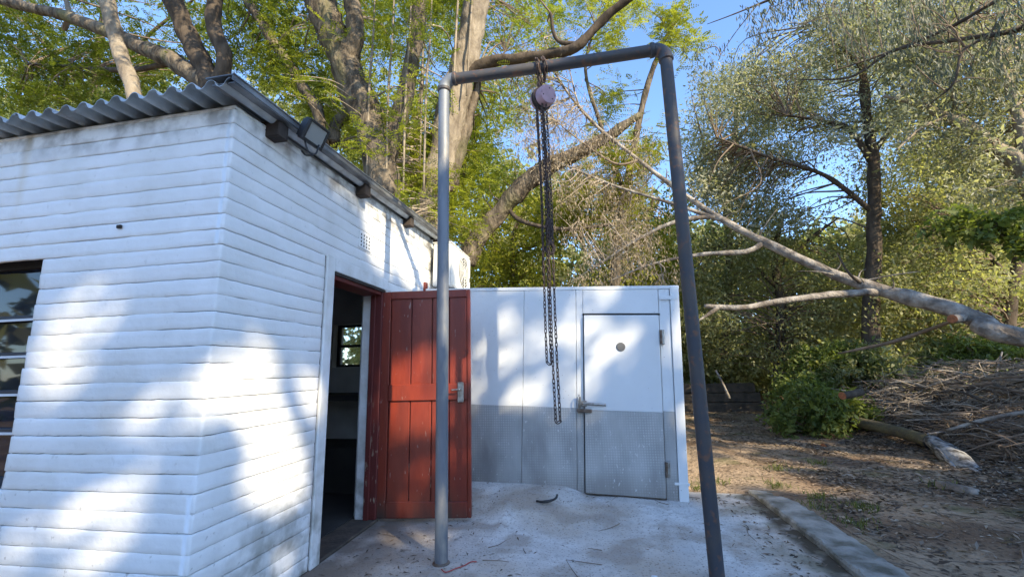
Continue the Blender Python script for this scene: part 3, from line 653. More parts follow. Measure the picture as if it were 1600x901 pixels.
# ================================================================== CHAIN HOIST
HX, HZ = -.256, 3.425
ho = empty('chain_hoist', 'pink chain hoist hung from the gantry beam on a chain sling', 'hoist', (HX, YG, HZ))
def hp(b, name, m, parent=None, smooth=True):
    o = b.build(name, m, None, False); o.parent = parent or ho; o.matrix_parent_inverse = Matrix.Identity(4) if parent else Matrix.Translation(-Vector((HX, YG, HZ)))
    return fix_smooth(o) if smooth else o
AX = np.array([.62, -.74, -.10]); AX /= np.linalg.norm(AX); HC = np.array([HX, YG, HZ])
hp(MB().lathe(HC+AX*.012, AX, [(0, .072), (.004, .078), (.060, .078), (.072, .072), (.0725, .060), (.066, .057), (.066, .042), (.071, .038), (.0712, .001)], 30), 'hand_wheel_cover', 'pink')
uu = np.cross(AX, [0, 0, 1]); uu /= np.linalg.norm(uu); vv = np.cross(AX, uu)
for q_ in (20, 140, 260): hp(MB().lathe(HC+AX*.0785+(uu*math.cos(R_(q_))+vv*math.sin(R_(q_)))*.050, AX, [(0, .007), (.007, .006), (.0071, .001)], 8), 'cover_bolt', 'rust')
hp(MB().lathe(HC-AX*.075, AX, [(0, .001), (.0005, .066), (.012, .078), (.040, .078), (.046, .072)], 30), 'gear_cover', 'pink')
hp(MB().lathe(HC-AX*.030, AX, [(0, .070), (.002, .090), (.014, .092), (.016, .076), (.026, .076), (.028, .092), (.038, .090), (.042, .075)], 30), 'side_plates', 'rust')
def chain(path, lw, r, every=1.0):                            # links threaded along a path, each turned a quarter against the last
    P = np.asarray(path, float); d = np.r_[0, np.cumsum(np.linalg.norm(np.diff(P, axis=0), axis=1))]; L = lw*1.55; n = max(2, int(d[-1]/L)); b = MB()
    for i in range(n):
        s = (i+.5)*L; c = np.array([np.interp(s, d, P[:, k]) for k in range(3)]); t = np.array([np.interp(min(s+.01, d[-1]), d, P[:, k])-np.interp(max(s-.01, 0), d, P[:, k]) for k in range(3)]); t /= np.linalg.norm(t)+1e-9
        u = np.cross(t, [.55, .83, .1]); u /= np.linalg.norm(u); v = np.cross(t, u); a_ = u if i % 2 else v
        th = R_(random.uniform(-20, 20)); a_ = a_*math.cos(th)+np.cross(t, a_)*math.sin(th)
        A = np.linspace(0, 2*math.pi, 11)[:-1]; h = L*.5+r; Q = np.array([c+t*(math.sin(q)*(lw*.42)+(h-lw*.42)*np.sign(round(math.sin(q), 6)))+a_*math.cos(q)*lw*.42 for q in A]); Q = np.vstack([Q, Q[:1]])
        b.tube(Q, r, 5, False)
    return b
for dx in (-.022, .030):
    a = np.linspace(R_(-70), R_(250), 22); P = np.c_[HX+dx+.01*np.sin(a*2), YG+.062*np.cos(a), ZB-.008+.062*np.sin(a)]
    P = np.vstack([[HX+dx*.3, YG-.01, HZ+.10], P, [HX+dx*.3, YG+.01, HZ+.10]]) if dx < 0 else np.vstack([[HX+dx*.5, YG-.02, HZ+.13], P, [HX+dx*.5, YG+.02, HZ+.13]])
    hp(chain(P, .034, .006), 'sling_chain', 'rust')
hk = [(HX, YG, HZ+.085), (HX-.012, YG, HZ+.10), (HX-.03, YG, HZ+.13), (HX-.015, YG, HZ+.17), (HX+.02, YG, HZ+.17), (HX+.032, YG, HZ+.145)]
hp(MB().tube(spline(hk, 5), np.linspace(.014, .007, 26), 10), 'top_hook', 'rust')
def hang(x, y, z0, z1, n=30, sw=.006): return [(x+sw*math.sin(z*3.1), y+sw*math.cos(z*2.3), z) for z in np.linspace(z0, z1, n)]
lx = HX+.006
hp(chain(hang(lx, YG, HZ-.07, 2.40), .026, .0058), 'load_chain', 'rust')
bk = hp(MB().lathe((lx+.006, YG, 2.27), (0, 0, 1), [(0, .018), (.02, .030), (.10, .032), (.14, .020)], 14), 'hook_block', 'rust')
hp(MB().tube(spline([(lx+.006, YG, 2.27), (lx+.006, YG, 2.23), (lx+.036, YG, 2.18), (lx+.012, YG, 2.14), (lx-.026, YG, 2.165), (lx-.03, YG, 2.20)], 5), np.r_[np.full(18, .013), np.linspace(.013, .006, 8)], 10), 'load_hook', 'rust', bk)
def loop(xa, xb, y, zt, zb):
    r = abs(xb-xa)/2; P = hang(xa, y, zt, zb+r, 40, .004); a = np.linspace(math.pi, 2*math.pi, 8); P += [((xa+xb)/2+r*math.cos(q), y, zb+r+r*math.sin(q)) for q in a]; P += hang(xb, y, zb+r, zt, 40, .004)[0:]; return P
hp(chain(loop(HX-.040, HX-.010, YG-.02, HZ-.05, 1.33), .019, .0036), 'hand_chain', 'rust')
hp(chain(loop(HX+.004, HX+.034, YG-.045, HZ-.05, .935), .019, .0036), 'hand_chain', 'rust')
hp(chain(hang(HX-.048, YG+.015, HZ-.05, 1.95), .018, .0032), 'slack_chain', 'rust')

# ================================================================== TREES BEHIND THE SHED
def crown(parent, name, sets, m):
    cols = [np.concatenate([np.broadcast_to(s[k], (len(s[0]),)) if np.ndim(s[k]) < 2 and np.ndim(s[k]) == 0 else s[k] for s in sets]) for k in range(6)]
    me = leaf_mesh(name, *cols); return link(name, me, m, parent)
def tree(name, label, cat, group=None): return empty(name, label, cat, (0, 0, 0), group)
def settle(root):                                            # move a tree's Empty to its foot, leaving its parts where they stand
    lo = None
    for c in root.children:
        if c.name.startswith('trunk'):
            co = np.empty(len(c.data.vertices)*3, np.float32); c.data.vertices.foreach_get('co', co); co = co.reshape(-1, 3); i = co[:, 2].argmin(); lo = co[co[:, 2] < co[i, 2]+.05].mean(0); break
    if lo is None:
        for c in root.children:
            co = np.empty(len(c.data.vertices)*3, np.float32); c.data.vertices.foreach_get('co', co); co = co.reshape(-1, 3); i = co[:, 2].argmin(); q = co[i]
            if lo is None or q[2] < lo[2]: lo = np.array([co[:, 0].mean(), co[:, 1].mean(), q[2]])
    root.location = Vector([float(v) for v in lo])
    for c in root.children: c.matrix_parent_inverse = Matrix.Translation(-root.location)

def shade_clumps(limbs, n, a, b, top):                              # added leaf clumps, unseen above the frame, sunward of the limbs to shade them
    A = np.concatenate(limbs); P = A[rng.integers(0, len(A), n)]+SD*rng.uniform(a, b, n)[:, None]+rng.normal(size=(n, 3))*.25; x, y = pix(P); return P[(y < top) | (P[:, 1] < .5)]
# 1 the big forked trunk
t1 = tree('forked_tree', 'big forked tree with a thick rough trunk rising behind the middle of the shed roof', 'tree'); L = []
L.append(limb('trunk', [(598, 480, 7.6), (598, 330, 7.6), (592, 245, 7.6), (566, 165, 7.6), (528, 70, 7.5), (490, -30, 7.4), (455, -140, 7.3)], [.40, .36, .33, .325, .32, .31, .28], 'bark', t1, 18))
L.append(limb('limb', [(600, 262, 7.6), (618, 205, 7.6), (634, 140, 7.5), (650, 60, 7.5), (660, -40, 7.4), (672, -140, 7.3)], [.20, .19, .165, .17, .15, .13], 'bark', t1, 14))
L.append(limb('limb', [(545, 100, 7.5), (556, 50, 7.4), (548, -10, 7.3), (545, -90, 7.2)], [.20, .18, .17, .14], 'bark', t1, 12))
L.append(limb('limb', [(520, 225, 8.2), (525, 195, 8.3), (548, 175, 8.4), (565, 185, 8.0)], [.15, .14, .13, .12], 'bark', t1, 10))
for x in (583, 613, 640, 672): limb('hanging_root', [(x+4, -40, 7.3), (x, 60, 7.3), (x-6, 140, 7.3), (x-10, 300, 7.4)], [.016, .02, .026, .02], 'barkpale', t1, 6, 5, .1)
C = np.concatenate([centres([(400, -60), (720, -60), (720, 330), (640, 320), (520, 200), (400, 120)], 8.0, 10.0, 260, -.05), centres([(400, -60), (720, -60), (720, 330), (640, 320), (520, 200), (400, 120)], 6.5, 7.6, 52, -.05), centres([(560, -40), (740, -40), (740, 380), (650, 330)], 8.2, 10.5, 240, -.1)])
Cc = shade_clumps(L, 75, 2.5, 5.5, -60); crown(t1, 'added_shade_crown', [frond_leaves(Cc, 9, .40, .42, 9, .10, .045)], 'leaf_jac'); crown(t1, 'crown', [frond_leaves(C, 9, .46, .42, 9, .075, .028)], 'leaf_jac'); twigs_to(C, L[:4], .35, .03, 'twigs', 'twigpale', t1); settle(t1)

# 2 the many-stemmed tree over the left of the roof
t2 = tree('spreading_tree', 'spreading many-stemmed tree with pale and dark limbs over the left of the roof', 'tree'); L = []
L.append(limb('trunk', [(330, 420, 6.8), (335, 220, 6.8), (330, 130, 6.8), (300, 70, 6.7), (270, 0, 6.5), (245, -80, 6.4)], [.26, .23, .20, .19, .19, .16], 'barkdark', t2, 14))
L.append(limb('limb', [(340, 150, 6.8), (350, 90, 6.7), (335, 40, 6.6), (338, -30, 6.4), (345, -90, 6.3)], [.17, .155, .15, .14, .12], 'barkdark', t2, 12))
L.append(limb('limb', [(330, 135, 6.8), (270, 95, 6.9), (215, 72, 7.0), (165, 48, 7.0), (90, 22, 6.9), (30, 8, 6.8), (-60, -15, 6.7)], [.19, .19, .16, .15, .125, .12, .12], 'bark', t2, 12))
L.append(limb('limb', [(216, 200, 5.9), (208, 140, 5.9), (190, 90, 5.9), (176, 40, 5.8), (166, -10, 5.7), (160, -80, 5.6)], [.12, .125, .125, .125, .125, .11], 'barkpale', t2, 12))
L.append(limb('limb', [(505, 260, 8.0), (498, 180, 8.0), (470, 130, 8.0), (440, 85, 7.9), (405, 30, 7.7), (375, -20, 7.6), (350, -80, 7.5)], [.13, .125, .12, .12, .10, .10, .09], 'bark', t2, 10))
L.append(limb('limb', [(100, 48, 7.2), (108, 20, 7.1), (96, -20, 7.0)], [.06, .05, .045], 'barkpale', t2, 8))
L.append(limb('limb', [(45, 100, 7.8), (120, 105, 7.8), (200, 110, 7.5), (260, 100, 7.2)], [.03, .05, .06, .07], 'barkdark', t2, 8))
C = np.concatenate([centres([(-40, -50), (430, -50), (520, 200), (400, 110), (330, 125), (0, 200), (-40, 210)], 7.4, 10.0, 400, -.08), centres([(-20, 10), (130, 60), (330, 110), (0, 190)], 7.2, 9, 80, 0)])
Cc = shade_clumps(L, 150, 2.5, 5.5, -60); crown(t2, 'added_shade_crown', [frond_leaves(Cc, 9, .45, .40, 8, .11, .05)], 'leaf_dark'); crown(t2, 'crown', [frond_leaves(C, 8, .50, .36, 8, .085, .034)], 'leaf_dark'); twigs_to(C, L, .35, .03, 'twigs', 'twig', t2); settle(t2)

# 3 tall pale trunk right of the post
t3 = tree('tall_pale_tree', 'tall tree with straight pale trunk rising just behind the left gantry post', 'tree'); L = []
L.append(limb('trunk', [(668, 470, 8.6), (676, 330, 8.6), (690, 250, 8.6), (708, 165, 8.5), (728, 90, 8.5), (742, 20, 8.4), (752, -50, 8.3), (760, -150, 8.2)], [.34, .33, .32, .32, .31, .29, .28, .26], 'barkpale', t3, 18))
L.append(limb('limb', [(722, 120, 8.5), (765, 98, 8.4), (810, 92, 8.3), (860, 84, 8.2), (900, 74, 8.0), (938, 35, 7.9), (985, -5, 7.7), (1030, -40, 7.6)], [.16, .12, .11, .10, .10, .09, .08, .07], 'barkdark', t3, 12))
L.append(limb('limb', [(905, 70, 8.0), (870, 62, 8.0), (860, 20, 7.9)], [.05, .04, .03], 'barkdark', t3, 8))
L.append(limb('limb', [(700, 300, 8.8), (722, 210, 8.8), (742, 150, 8.8), (750, 100, 8.9)], [.20, .17, .10, .06], 'bark', t3, 10, 6, .3, 5))
L.append(limb('limb', [(727, 410, 9.4), (745, 375, 9.4), (780, 332, 9.4), (825, 285, 9.3), (870, 255, 9.3), (930, 225, 9.2), (1000, 180, 9.1)], [.24, .22, .21, .22, .19, .14, .08], 'bark', t3, 14))
L.append(limb('limb', [(790, 320, 9.4), (815, 345, 9.3), (880, 358, 9.2), (960, 350, 9.1)], [.06, .05, .045, .03], 'barkdark', t3, 8))
for x, y1 in ((735, 150), (713, 180), (662, 260)): limb('hanging_root', [(x+6, -40, 8.1), (x, 40, 8.1), (x-6, y1, 8.1)], [.02, .028, .02], 'barkpale', t3, 6, 5, .1)
C = np.concatenate([centres([(640, -60), (960, -60), (1000, 60), (930, 60), (860, 120), (760, 240), (640, 240)], 8.6, 11.5, 260, 0.02), centres([(690, 230), (860, 300), (760, 430), (700, 400)], 9.0, 12, 80, -.05)])
crown(t3, 'crown', [frond_leaves(C, 8, .50, .42, 8, .080, .030)], 'leaf_jac'); twigs_to(C, L[:6], .5, .03, 'twigs', 'twig', t3); settle(t3)

# 4 light yellow-green sapling against the sky
t4 = tree('light_green_tree', 'slender tree with bright yellow-green feathery sprays beside the blue sky', 'tree'); L = []
L.append(limb('trunk', [(960, 470, 11), (965, 380, 11), (985, 260, 11), (1010, 140, 11), (1040, 60, 10.8), (1065, 25, 10.7)], [.13, .12, .10, .08, .05, .02], 'bark', t4, 10))
L.append(limb('limb', [(975, 300, 11), (940, 200, 10.8), (915, 110, 10.6), (930, 40, 10.4)], [.07, .055, .04, .02], 'bark', t4, 8))
C = np.concatenate([centres([(1015, 30), (1060, 8), (1100, 35), (1100, 80), (1060, 110), (1020, 70)], 10.3, 11.3, 26), centres([(930, 70), (1000, 40), (1010, 80), (1030, 200), (1010, 330), (960, 400), (860, 420), (880, 250), (930, 180)], 9.8, 12, 150, .02), centres([(900, -20), (1000, -30), (990, 60), (930, 90)], 9.5, 11, 34, 0)])
crown(t4, 'crown', [frond_leaves(C, 10, .38, .46, 9, .09, .032, .1)], 'leaf_yel'); twigs_to(C, L, .5, .02, 'twigs', 'twig', t4); settle(t4)

# 5 the leaning dead tree: pale trunk fallen in from the right, dry crown hanging behind the hoist
t5 = tree('leaning_dead_tree', 'pale leaning trunk fallen in from the right with dry brown branches', 'dead tree'); L = []
base = np.array([8.6, 4.6, .15])
P0 = [base]+[at(*p) for p in [(1600, 528, 6.3), (1540, 505, 6.6), (1470, 478, 6.9), (1375, 453, 7.4), (1290, 422, 7.8), (1195, 378, 8.3), (1120, 338, 8.6), (1050, 290, 8.9), (985, 240, 9.0), (925, 190, 9.1), (872, 122, 9.1), (850, 60, 9.0)]]
o, Q = limbw('trunk', P0, [.17, .118, .120, .108, .098, .082, .075, .056, .05, .04, .032, .025, .014], 'deadwood', t5, 14, 7, .22, 3.5); L.append(Q)
L.append(limb('branch', [(1375, 456, 7.4), (1300, 460, 7.3), (1220, 470, 7.3), (1160, 480, 7.3), (1100, 478, 7.4)], [.06, .056, .05, .042, .03], 'deadwood', t5, 10))
L.append(limb('branch', [(1125, 478, 7.35), (1105, 492, 7.35), (1092, 500, 7.3)], [.035, .025, .01], 'deadwood', t5, 8))
L.append(limb('branch', [(1195, 378, 8.3), (1165, 393, 8.3), (1100, 397, 8.4), (1020, 412, 8.5), (950, 440, 8.6)], [.06, .05, .04, .025, .012], 'deadwood', t5, 8))
L.append(limb('branch', [(1120, 338, 8.6), (1060, 345, 8.6), (1000, 372, 8.6), (940, 410, 8.6), (905, 432, 8.6)], [.045, .04, .03, .02, .01], 'deadwood', t5, 8))
L.append(limb('branch', [(1130, 345, 8.6), (1050, 318, 8.7), (960, 290, 8.8), (900, 265, 8.9), (865, 250, 9)], [.05, .035, .028, .02, .012], 'deadwood', t5, 8))
L.append(limb('branch', [(930, 195, 9.1), (905, 165, 9.0), (890, 110, 8.9)], [.025, .02, .01], 'deadwood', t5, 6))
L.append(limb('branch', [(1000, 250, 9.0), (960, 255, 8.8), (900, 215, 8.7), (870, 190, 8.6)], [.03, .022, .015, .008], 'twig', t5, 6))
L.append(limb('branch', [(1350, 447, 7.5), (1325, 425, 7.4), (1308, 395, 7.4)], [.03, .02, .008], 'barkdark', t5, 6))
stub, sq = limbw('cut_stub', [at(1510, 495, 6.75), at(1500, 497, 6.6), at(1488, 498, 6.45)], [.066, .058, .052], 'deadwood', t5, 12, 4)
d_ = at(1488, 498, 6.45)-at(1500, 497, 6.6); d_ /= np.linalg.norm(d_)
MB().lathe(at(1488, 498, 6.45)+d_*.0, d_, [(.001, .054), (.006, .051), (.0061, .001)], 14).build('saw_cut', 'cut', stub)
C = np.concatenate([centres([(800, 100), (880, 40), (960, 60), (1010, 180), (1040, 330), (960, 430), (900, 400), (850, 300), (800, 220)], 8.5, 9.8, 150, -.05), centres([(900, 340), (1060, 350), (1050, 430), (900, 440)], 8.3, 9.2, 34, -.1)])
S1 = hanging_leaves(C, 7, 9, .26, .50, .075, .013); crown(t5, 'dry_leaves', [S1, simple_leaves(C, 22, .40, .06, .018)], 'leaf_dry')
twigs_to(C, L, 1.0, .018, 'dry_twigs', 'twigpale', t5, -.05)
for k_ in range(26):                                           # broken side shoots along the fallen trunk
    i_ = rng.integers(12, len(L[0])-4); p_ = L[0][i_]; d_ = rdir(1)[0]; d_[2] = abs(d_[2])*.8-.2; ln_ = rng.uniform(.25, .9)
    limbw('side_shoot', [p_, p_+d_*ln_*.5+rdir(1)[0]*.06, p_+d_*ln_+rdir(1)[0]*.1], [.016, .010, .004], 'deadwood', t5, 5, 3)
b = MB()
for c in C:
    for k in range(4):
        e_ = c+rdir(1)[0]*np.array([.35, .35, .25])+[0, 0, -.2]; m_ = (c+e_)/2+rdir(1)[0]*.06; b.tube(spline([c, m_, e_], 3), [.006]*6+[.003] if False else np.linspace(.006, .0025, 7), 3, False)
o = b.build('twig_tangle', 'twigpale', t5); o['kind'] = 'stuff'; settle(t5)

# ================================================================== FOREST ON THE RIGHT
def euc(label, trunk_pts, rad, limbs, polys, m, lm, name='gum_tree', leaf=(.085, .017), r=.5, kind='simple', per=70, group='trees of the wood on the right'):
    t = tree(name, label, 'tree', group); L = [limb('trunk', trunk_pts, rad, m, t, 12)]
    for p, q in limbs: L.append(limb('limb', p, q, m, t, 8))
    C = np.concatenate([centres(*pp) for pp in polys])
    S = simple_leaves(C, int(per*2.3), r*.92, leaf[0]*.95, leaf[1]*1.6, .4, .3)
    crown(t, 'crown', [S], lm); twigs_to(C, L, .9, .034, 'twigs', 'twig' if m != 'barkpale' else 'twigpale', t); settle(t); return t
euc('gum tree with dark straight trunk behind the fork of the leaning trunk', [(1360, 610, 11), (1362, 480, 11), (1366, 360, 11), (1364, 250, 11), (1352, 160, 10.9), (1348, 80, 10.8), (1360, 10, 10.7)], [.17, .16, .14, .12, .10, .08, .05],
    [([(1365, 260, 11), (1330, 205, 10.8), (1290, 190, 10.6), (1230, 180, 10.4)], [.07, .06, .045, .02]), ([(1365, 240, 11), (1395, 190, 11), (1410, 140, 11.1)], [.07, .05, .02]), ([(1362, 330, 11), (1290, 275, 10.8), (1200, 245, 10.5), (1120, 215, 10.3)], [.06, .05, .04, .015]), ([(1350, 110, 10.8), (1310, 70, 10.6), (1270, 40, 10.4)], [.05, .035, .015])],
    [([(1085, 130), (1150, 100), (1260, 60), (1350, 20), (1430, 60), (1420, 200), (1330, 240), (1200, 280), (1085, 290)], 9.8, 12.2, 160, .06), ([(1090, 230), (1350, 200), (1400, 380), (1200, 370), (1090, 330)], 10, 12.5, 95, .08), ([(1240, -40), (1440, -40), (1440, 120), (1270, 90)], 9.5, 12, 70, -.05)], 'barkdark', 'leaf_euc')
euc('gum tree with slanting pale trunk at the right edge', [(1700, 560, 8.5), (1650, 400, 8.5), (1605, 270, 8.5), (1555, 230, 8.6), (1505, 195, 8.7), (1440, 165, 8.8), (1380, 150, 8.9)], [.20, .18, .15, .11, .09, .06, .03],
    [([(1510, 200, 8.7), (1490, 150, 8.7), (1480, 90, 8.6)], [.06, .05, .03]), ([(1605, 270, 8.5), (1590, 180, 8.4), (1560, 90, 8.2)], [.09, .07, .04]), ([(1480, 182, 8.7), (1440, 200, 8.6), (1400, 235, 8.5)], [.04, .03, .015])],
    [([(1400, 60), (1620, 20), (1620, 330), (1500, 300), (1400, 220)], 8.2, 10.5, 170, .0), ([(1400, -50), (1640, -50), (1640, 120), (1420, 120)], 8, 11, 90, -.05)], 'barkpale', 'leaf_euc')
euc('slim gum tree with silvery crown standing against the open sky', [(1130, 560, 14.5), (1140, 420, 14.5), (1135, 300, 14.5), (1150, 200, 14.4), (1160, 130, 14.3)], [.14, .13, .11, .08, .04],
    [([(1136, 320, 14.5), (1105, 240, 14.3), (1085, 170, 14.2)], [.06, .05, .02]), ([(1145, 230, 14.4), (1190, 170, 14.2), (1215, 120, 14)], [.06, .04, .02])],
    [([(1070, 150), (1110, 90), (1180, 110), (1260, 130), (1260, 320), (1070, 330)], 13.2, 15.5, 120, .09), ([(1200, 20), (1640, -60), (1640, 420), (1330, 400), (1290, 200)], 14, 17.5, 170, .09)], 'bark', 'leaf_euc', r=.62, leaf=(.11, .022))
euc('dusky gum tree half hidden behind the slanting pale trunk', [(1480, 600, 13), (1485, 460, 13), (1478, 340, 13), (1490, 220, 13), (1500, 120, 13)], [.17, .15, .13, .10, .05],
    [([(1480, 350, 13), (1440, 270, 12.8), (1420, 200, 12.7)], [.07, .05, .02]), ([(1485, 300, 13), (1530, 230, 12.9), (1560, 160, 12.8)], [.07, .05, .02])],
    [([(1380, 160), (1620, 120), (1620, 440), (1380, 420)], 12, 14.5, 210, -.06)], 'barkdark', 'leaf_olive', r=.6, leaf=(.11, .024))
euc('bushy olive-green tree filling the gap right of the cold room', [(1215, 600, 13), (1220, 480, 13), (1210, 400, 13), (1225, 330, 13)], [.13, .12, .09, .04],
    [([(1215, 450, 13), (1160, 400, 12.8), (1110, 380, 12.6)], [.06, .05, .02]), ([(1212, 420, 13), (1270, 370, 12.9), (1310, 340, 12.8)], [.06, .05, .02])],
    [([(1075, 360), (1300, 310), (1360, 480), (1300, 560), (1075, 570)], 11.6, 14, 230, -.1)], 'barkdark', 'leaf_olive', r=.5, leaf=(.09, .024))
euc('olive-green tree with leafy crown under the high branches at the right edge', [(1580, 620, 11.5), (1575, 500, 11.5), (1590, 400, 11.5), (1580, 320, 11.5)], [.15, .13, .10, .05],
    [([(1580, 440, 11.5), (1530, 380, 11.4), (1490, 340, 11.3)], [.06, .05, .02])],
    [([(1380, 300), (1640, 300), (1640, 560), (1380, 540)], 10.6, 13, 190, -.05)], 'barkdark', 'leaf_olive', r=.5, leaf=(.09, .024))
euc('yellow-green bushy tree directly behind the cold room roof', [(800, 560, 13.5), (805, 450, 13.5), (800, 380, 13.5), (820, 320, 13.5)], [.14, .12, .09, .04],
    [([(802, 420, 13.5), (770, 370, 13.3), (750, 340, 13.2)], [.06, .05, .02]), ([(802, 400, 13.5), (880, 360, 13.4), (950, 330, 13.3)], [.06, .05, .02])],
    [([(730, 330), (860, 290), (1050, 300), (1060, 480), (730, 480)], 12, 15, 220, -.08)], 'bark', 'leaf_yel', name='bushy_tree', r=.55, leaf=(.10, .03), group='trees behind the cold room')
euc('dark green tree behind the left end of the shed', [(150, 420, 14), (155, 250, 14), (150, 120, 14), (165, 0, 14)], [.22, .2, .17, .10],
    [([(152, 160, 14), (60, 60, 13.8), (0, 0, 13.6)], [.1, .07, .03]), ([(152, 130, 14), (250, 40, 13.8), (330, -20, 13.6)], [.1, .07, .03])],
    [([(-60, -80), (560, -80), (560, 260), (300, 220), (-60, 260)], 12.5, 16, 300, -.08)], 'barkdark', 'leaf_dark', name='bushy_tree', r=.7, leaf=(.13, .045), group='trees behind the shed')
euc('pale green tree filling the space between the forked trunk and the gantry', [(640, 520, 15), (645, 400, 15), (650, 250, 15), (660, 120, 15)], [.22, .2, .16, .08],
    [([(648, 300, 15), (600, 180, 14.8), (560, 100, 14.6)], [.1, .07, .03]), ([(648, 260, 15), (720, 160, 14.8), (790, 80, 14.6)], [.1, .07, .03])],
    [([(480, -80), (880, -80), (860, 120), (760, 340), (680, 400), (600, 300), (500, 180)], 13.5, 17, 230, .0)], 'bark', 'leaf_jac', name='bushy_tree', r=.65, leaf=(.12, .035), group='trees behind the shed')

# overhanging branch of a nearer gum, top right: drooping narrow leaves
t8 = tree('overhanging_gum', 'near gum branch with drooping narrow shaded leaves hanging in from the top right', 'tree'); L = []
o, Q = limbw('trunk', [(9.8, 2.2, -.1), (9.7, 2.3, 2.5), (9.4, 2.6, 5.0), (8.8, 3.0, 6.6)], [.26, .22, .18, .12], 'bark', t8, 12); L.append(Q)
for pts, rad in (([(1680, -30, 4.6), (1600, 42, 5.0), (1510, 60, 5.4), (1400, 78, 5.8), (1330, 120, 6.0), (1250, 125, 6.2)], [.05, .03, .026, .02, .014, .008]),
                 ([(1680, -60, 4.6), (1560, 0, 5.2), (1480, 45, 5.6), (1380, 85, 6.0), (1300, 112, 6.2)], [.05, .025, .022, .016, .008]),
                 ([(1330, -60, 5.0), (1250, -20, 5.4), (1190, 5, 5.6), (1140, 25, 5.7), (1105, 38, 5.8)], [.035, .02, .014, .009, .004]),
                 ([(1185, 6, 5.6), (1150, 50, 5.6), (1130, 80, 5.6), (1122, 95, 5.6)], [.008, .006, .005, .003]),
                 ([(1210, 0, 5.5), (1190, 40, 5.5), (1182, 90, 5.5)], [.008, .006, .003]),
                 ([(1600, 40, 5.0), (1510, 75, 5.1), (1490, 130, 5.2), (1450, 165, 5.4)], [.022, .016, .012, .006])): L.append(limb('branch', pts, rad, 'barkdark', t8, 6))
limbw('limb', [(8.8, 3.0, 6.6), at(1760, -120, 4.6), at(1680, -45, 4.6)], [.12, .07, .05], 'bark', t8, 8); limbw('limb', [(8.8, 3.0, 6.6), at(1450, -160, 4.9), at(1330, -60, 5.0)], [.10, .06, .035], 'bark', t8, 8)
C = np.concatenate([centres([(1165, -10), (1260, -20), (1240, 15), (1185, 20)], 5.3, 5.7, 9), centres([(1175, 20), (1190, 20), (1188, 70), (1178, 70)], 5.45, 5.55, 4), centres([(1260, -30), (1620, -40), (1620, 130), (1480, 130), (1400, 90), (1260, 20)], 4.8, 6.6, 85, .0), centres([(1080, 75), (1100, 78), (1098, 95), (1084, 95)], 5.7, 5.8, 2)])
crown(t8, 'hanging_leaves', [hanging_leaves(C, 5, 9, .13, .36, .085, .016)], 'leaf_gumshade'); twigs_to(C, L, .8, .008, 'twigs', 'twig', t8); settle(t8)

# far wood that reads as one mass
C = np.concatenate([centres([(-100, 100), (700, 150), (900, 330), (1250, 380), (1750, 330), (1750, 600), (-100, 600)], 17, 27, 1700)])
Cn = centres([(560, 420), (1750, 420), (1750, 600), (560, 600)], 16, 19.5, 860)
a = rng.uniform(R_(95), R_(300), 300); rr = rng.uniform(20, 28, 300)
Cb = np.c_[rr*np.sin(a), rr*np.cos(a), rng.uniform(0, 5.5, 300)]; C = C[C[:, 2] > -.2]
S1 = simple_leaves(C, 75, 1.4, .34, .17, .3, .4); S0 = simple_leaves(Cn[Cn[:, 2] > -.1], 75, 1.1, .19, .085, .3, .4)
S1 = [np.concatenate([a_, b_]) if np.ndim(a_) else a_ for a_, b_ in zip(S1, S0)]; S2 = simple_leaves(Cb, 45, 1.8, .75, .45, .3, .4)
me = leaf_mesh('far_wood', *[np.concatenate([S1[k], S2[k]]) if np.ndim(S1[k]) else np.concatenate([np.full(len(S1[0]), S1[k]), np.full(len(S2[0]), S2[k])]) for k in range(6)]); fw = link('far_wood', me, 'leaf_olive'); fw['kind'] = 'stuff'; fw['label'] = 'dense dark woodland behind all the trees'

# ================================================================== UNDERGROWTH
def shrub(label, c, size, n, per, lm, leaf, group='shrubs at the edge of the wood', name='shrub', flat=.6):
    s = empty(name, label, 'shrub', tuple(float(v) for v in c), group); c = np.array(c, float); size = np.array(size, float)
    C = rdir(n)*(rng.random(n)**.4)[:, None]*size; C[:, 2] = np.abs(C[:, 2])*1.0+.08
    b = MB()
    for q in C[rng.random(n) < .7]:
        m_ = q*.5+rng.normal(size=3)*.05+[0, 0, q[2]*.15]; b.tube(spline([[q[0]*.1, q[1]*.1, -.05], m_, q], 3), np.linspace(.012, .004, 7), 4, False)
    b.build('stem', 'twig', s, True)
    link('foliage', leaf_mesh('foliage', *simple_leaves(C, per, .20, leaf[0], leaf[1], .3, flat)), lm, s); return s
def gp0(px, py, y): p = at(px, py, y); return p
for lab, (px, py, y), size, n, per, lm, leaf in [
    ('bright green leafy shrub over the far end of the mossy log', (1275, 625, 9.0), (.85, .6, .75), 90, 60, 'leaf_bush', (.085, .04)),
    ('low fresh green shrub left of the log, where the dirt path ends', (1250, 605, 10.2), (.5, .5, .65), 60, 55, 'leaf_bush', (.08, .036)),
    ('fresh green shrub growing just above the stacked brush', (1520, 500, 10.6), (1.2, .6, .8), 110, 60, 'leaf_bush', (.085, .036)),
    ('green shrub low against the trunk under the leaning limb', (1370, 560, 10.5), (1.4, .6, .9), 130, 55, 'leaf_olive', (.085, .032)),
    ('mid-green shrub behind the bright shrub, left of the dark tree trunk', (1275, 560, 11.0), (.9, .6, 1.0), 110, 60, 'leaf_bush', (.08, .032)),
    ('yellow-green shrub under the fork of the leaning trunk', (1310, 530, 10.8), (1.0, .5, .9), 100, 60, 'leaf_bush', (.08, .034))]:
    p = gp0(px, py, y); p[2] = max(min(p[2]-size[2]*.75, .9), -.05); shrub(lab, p, size, n, per, lm, leaf)
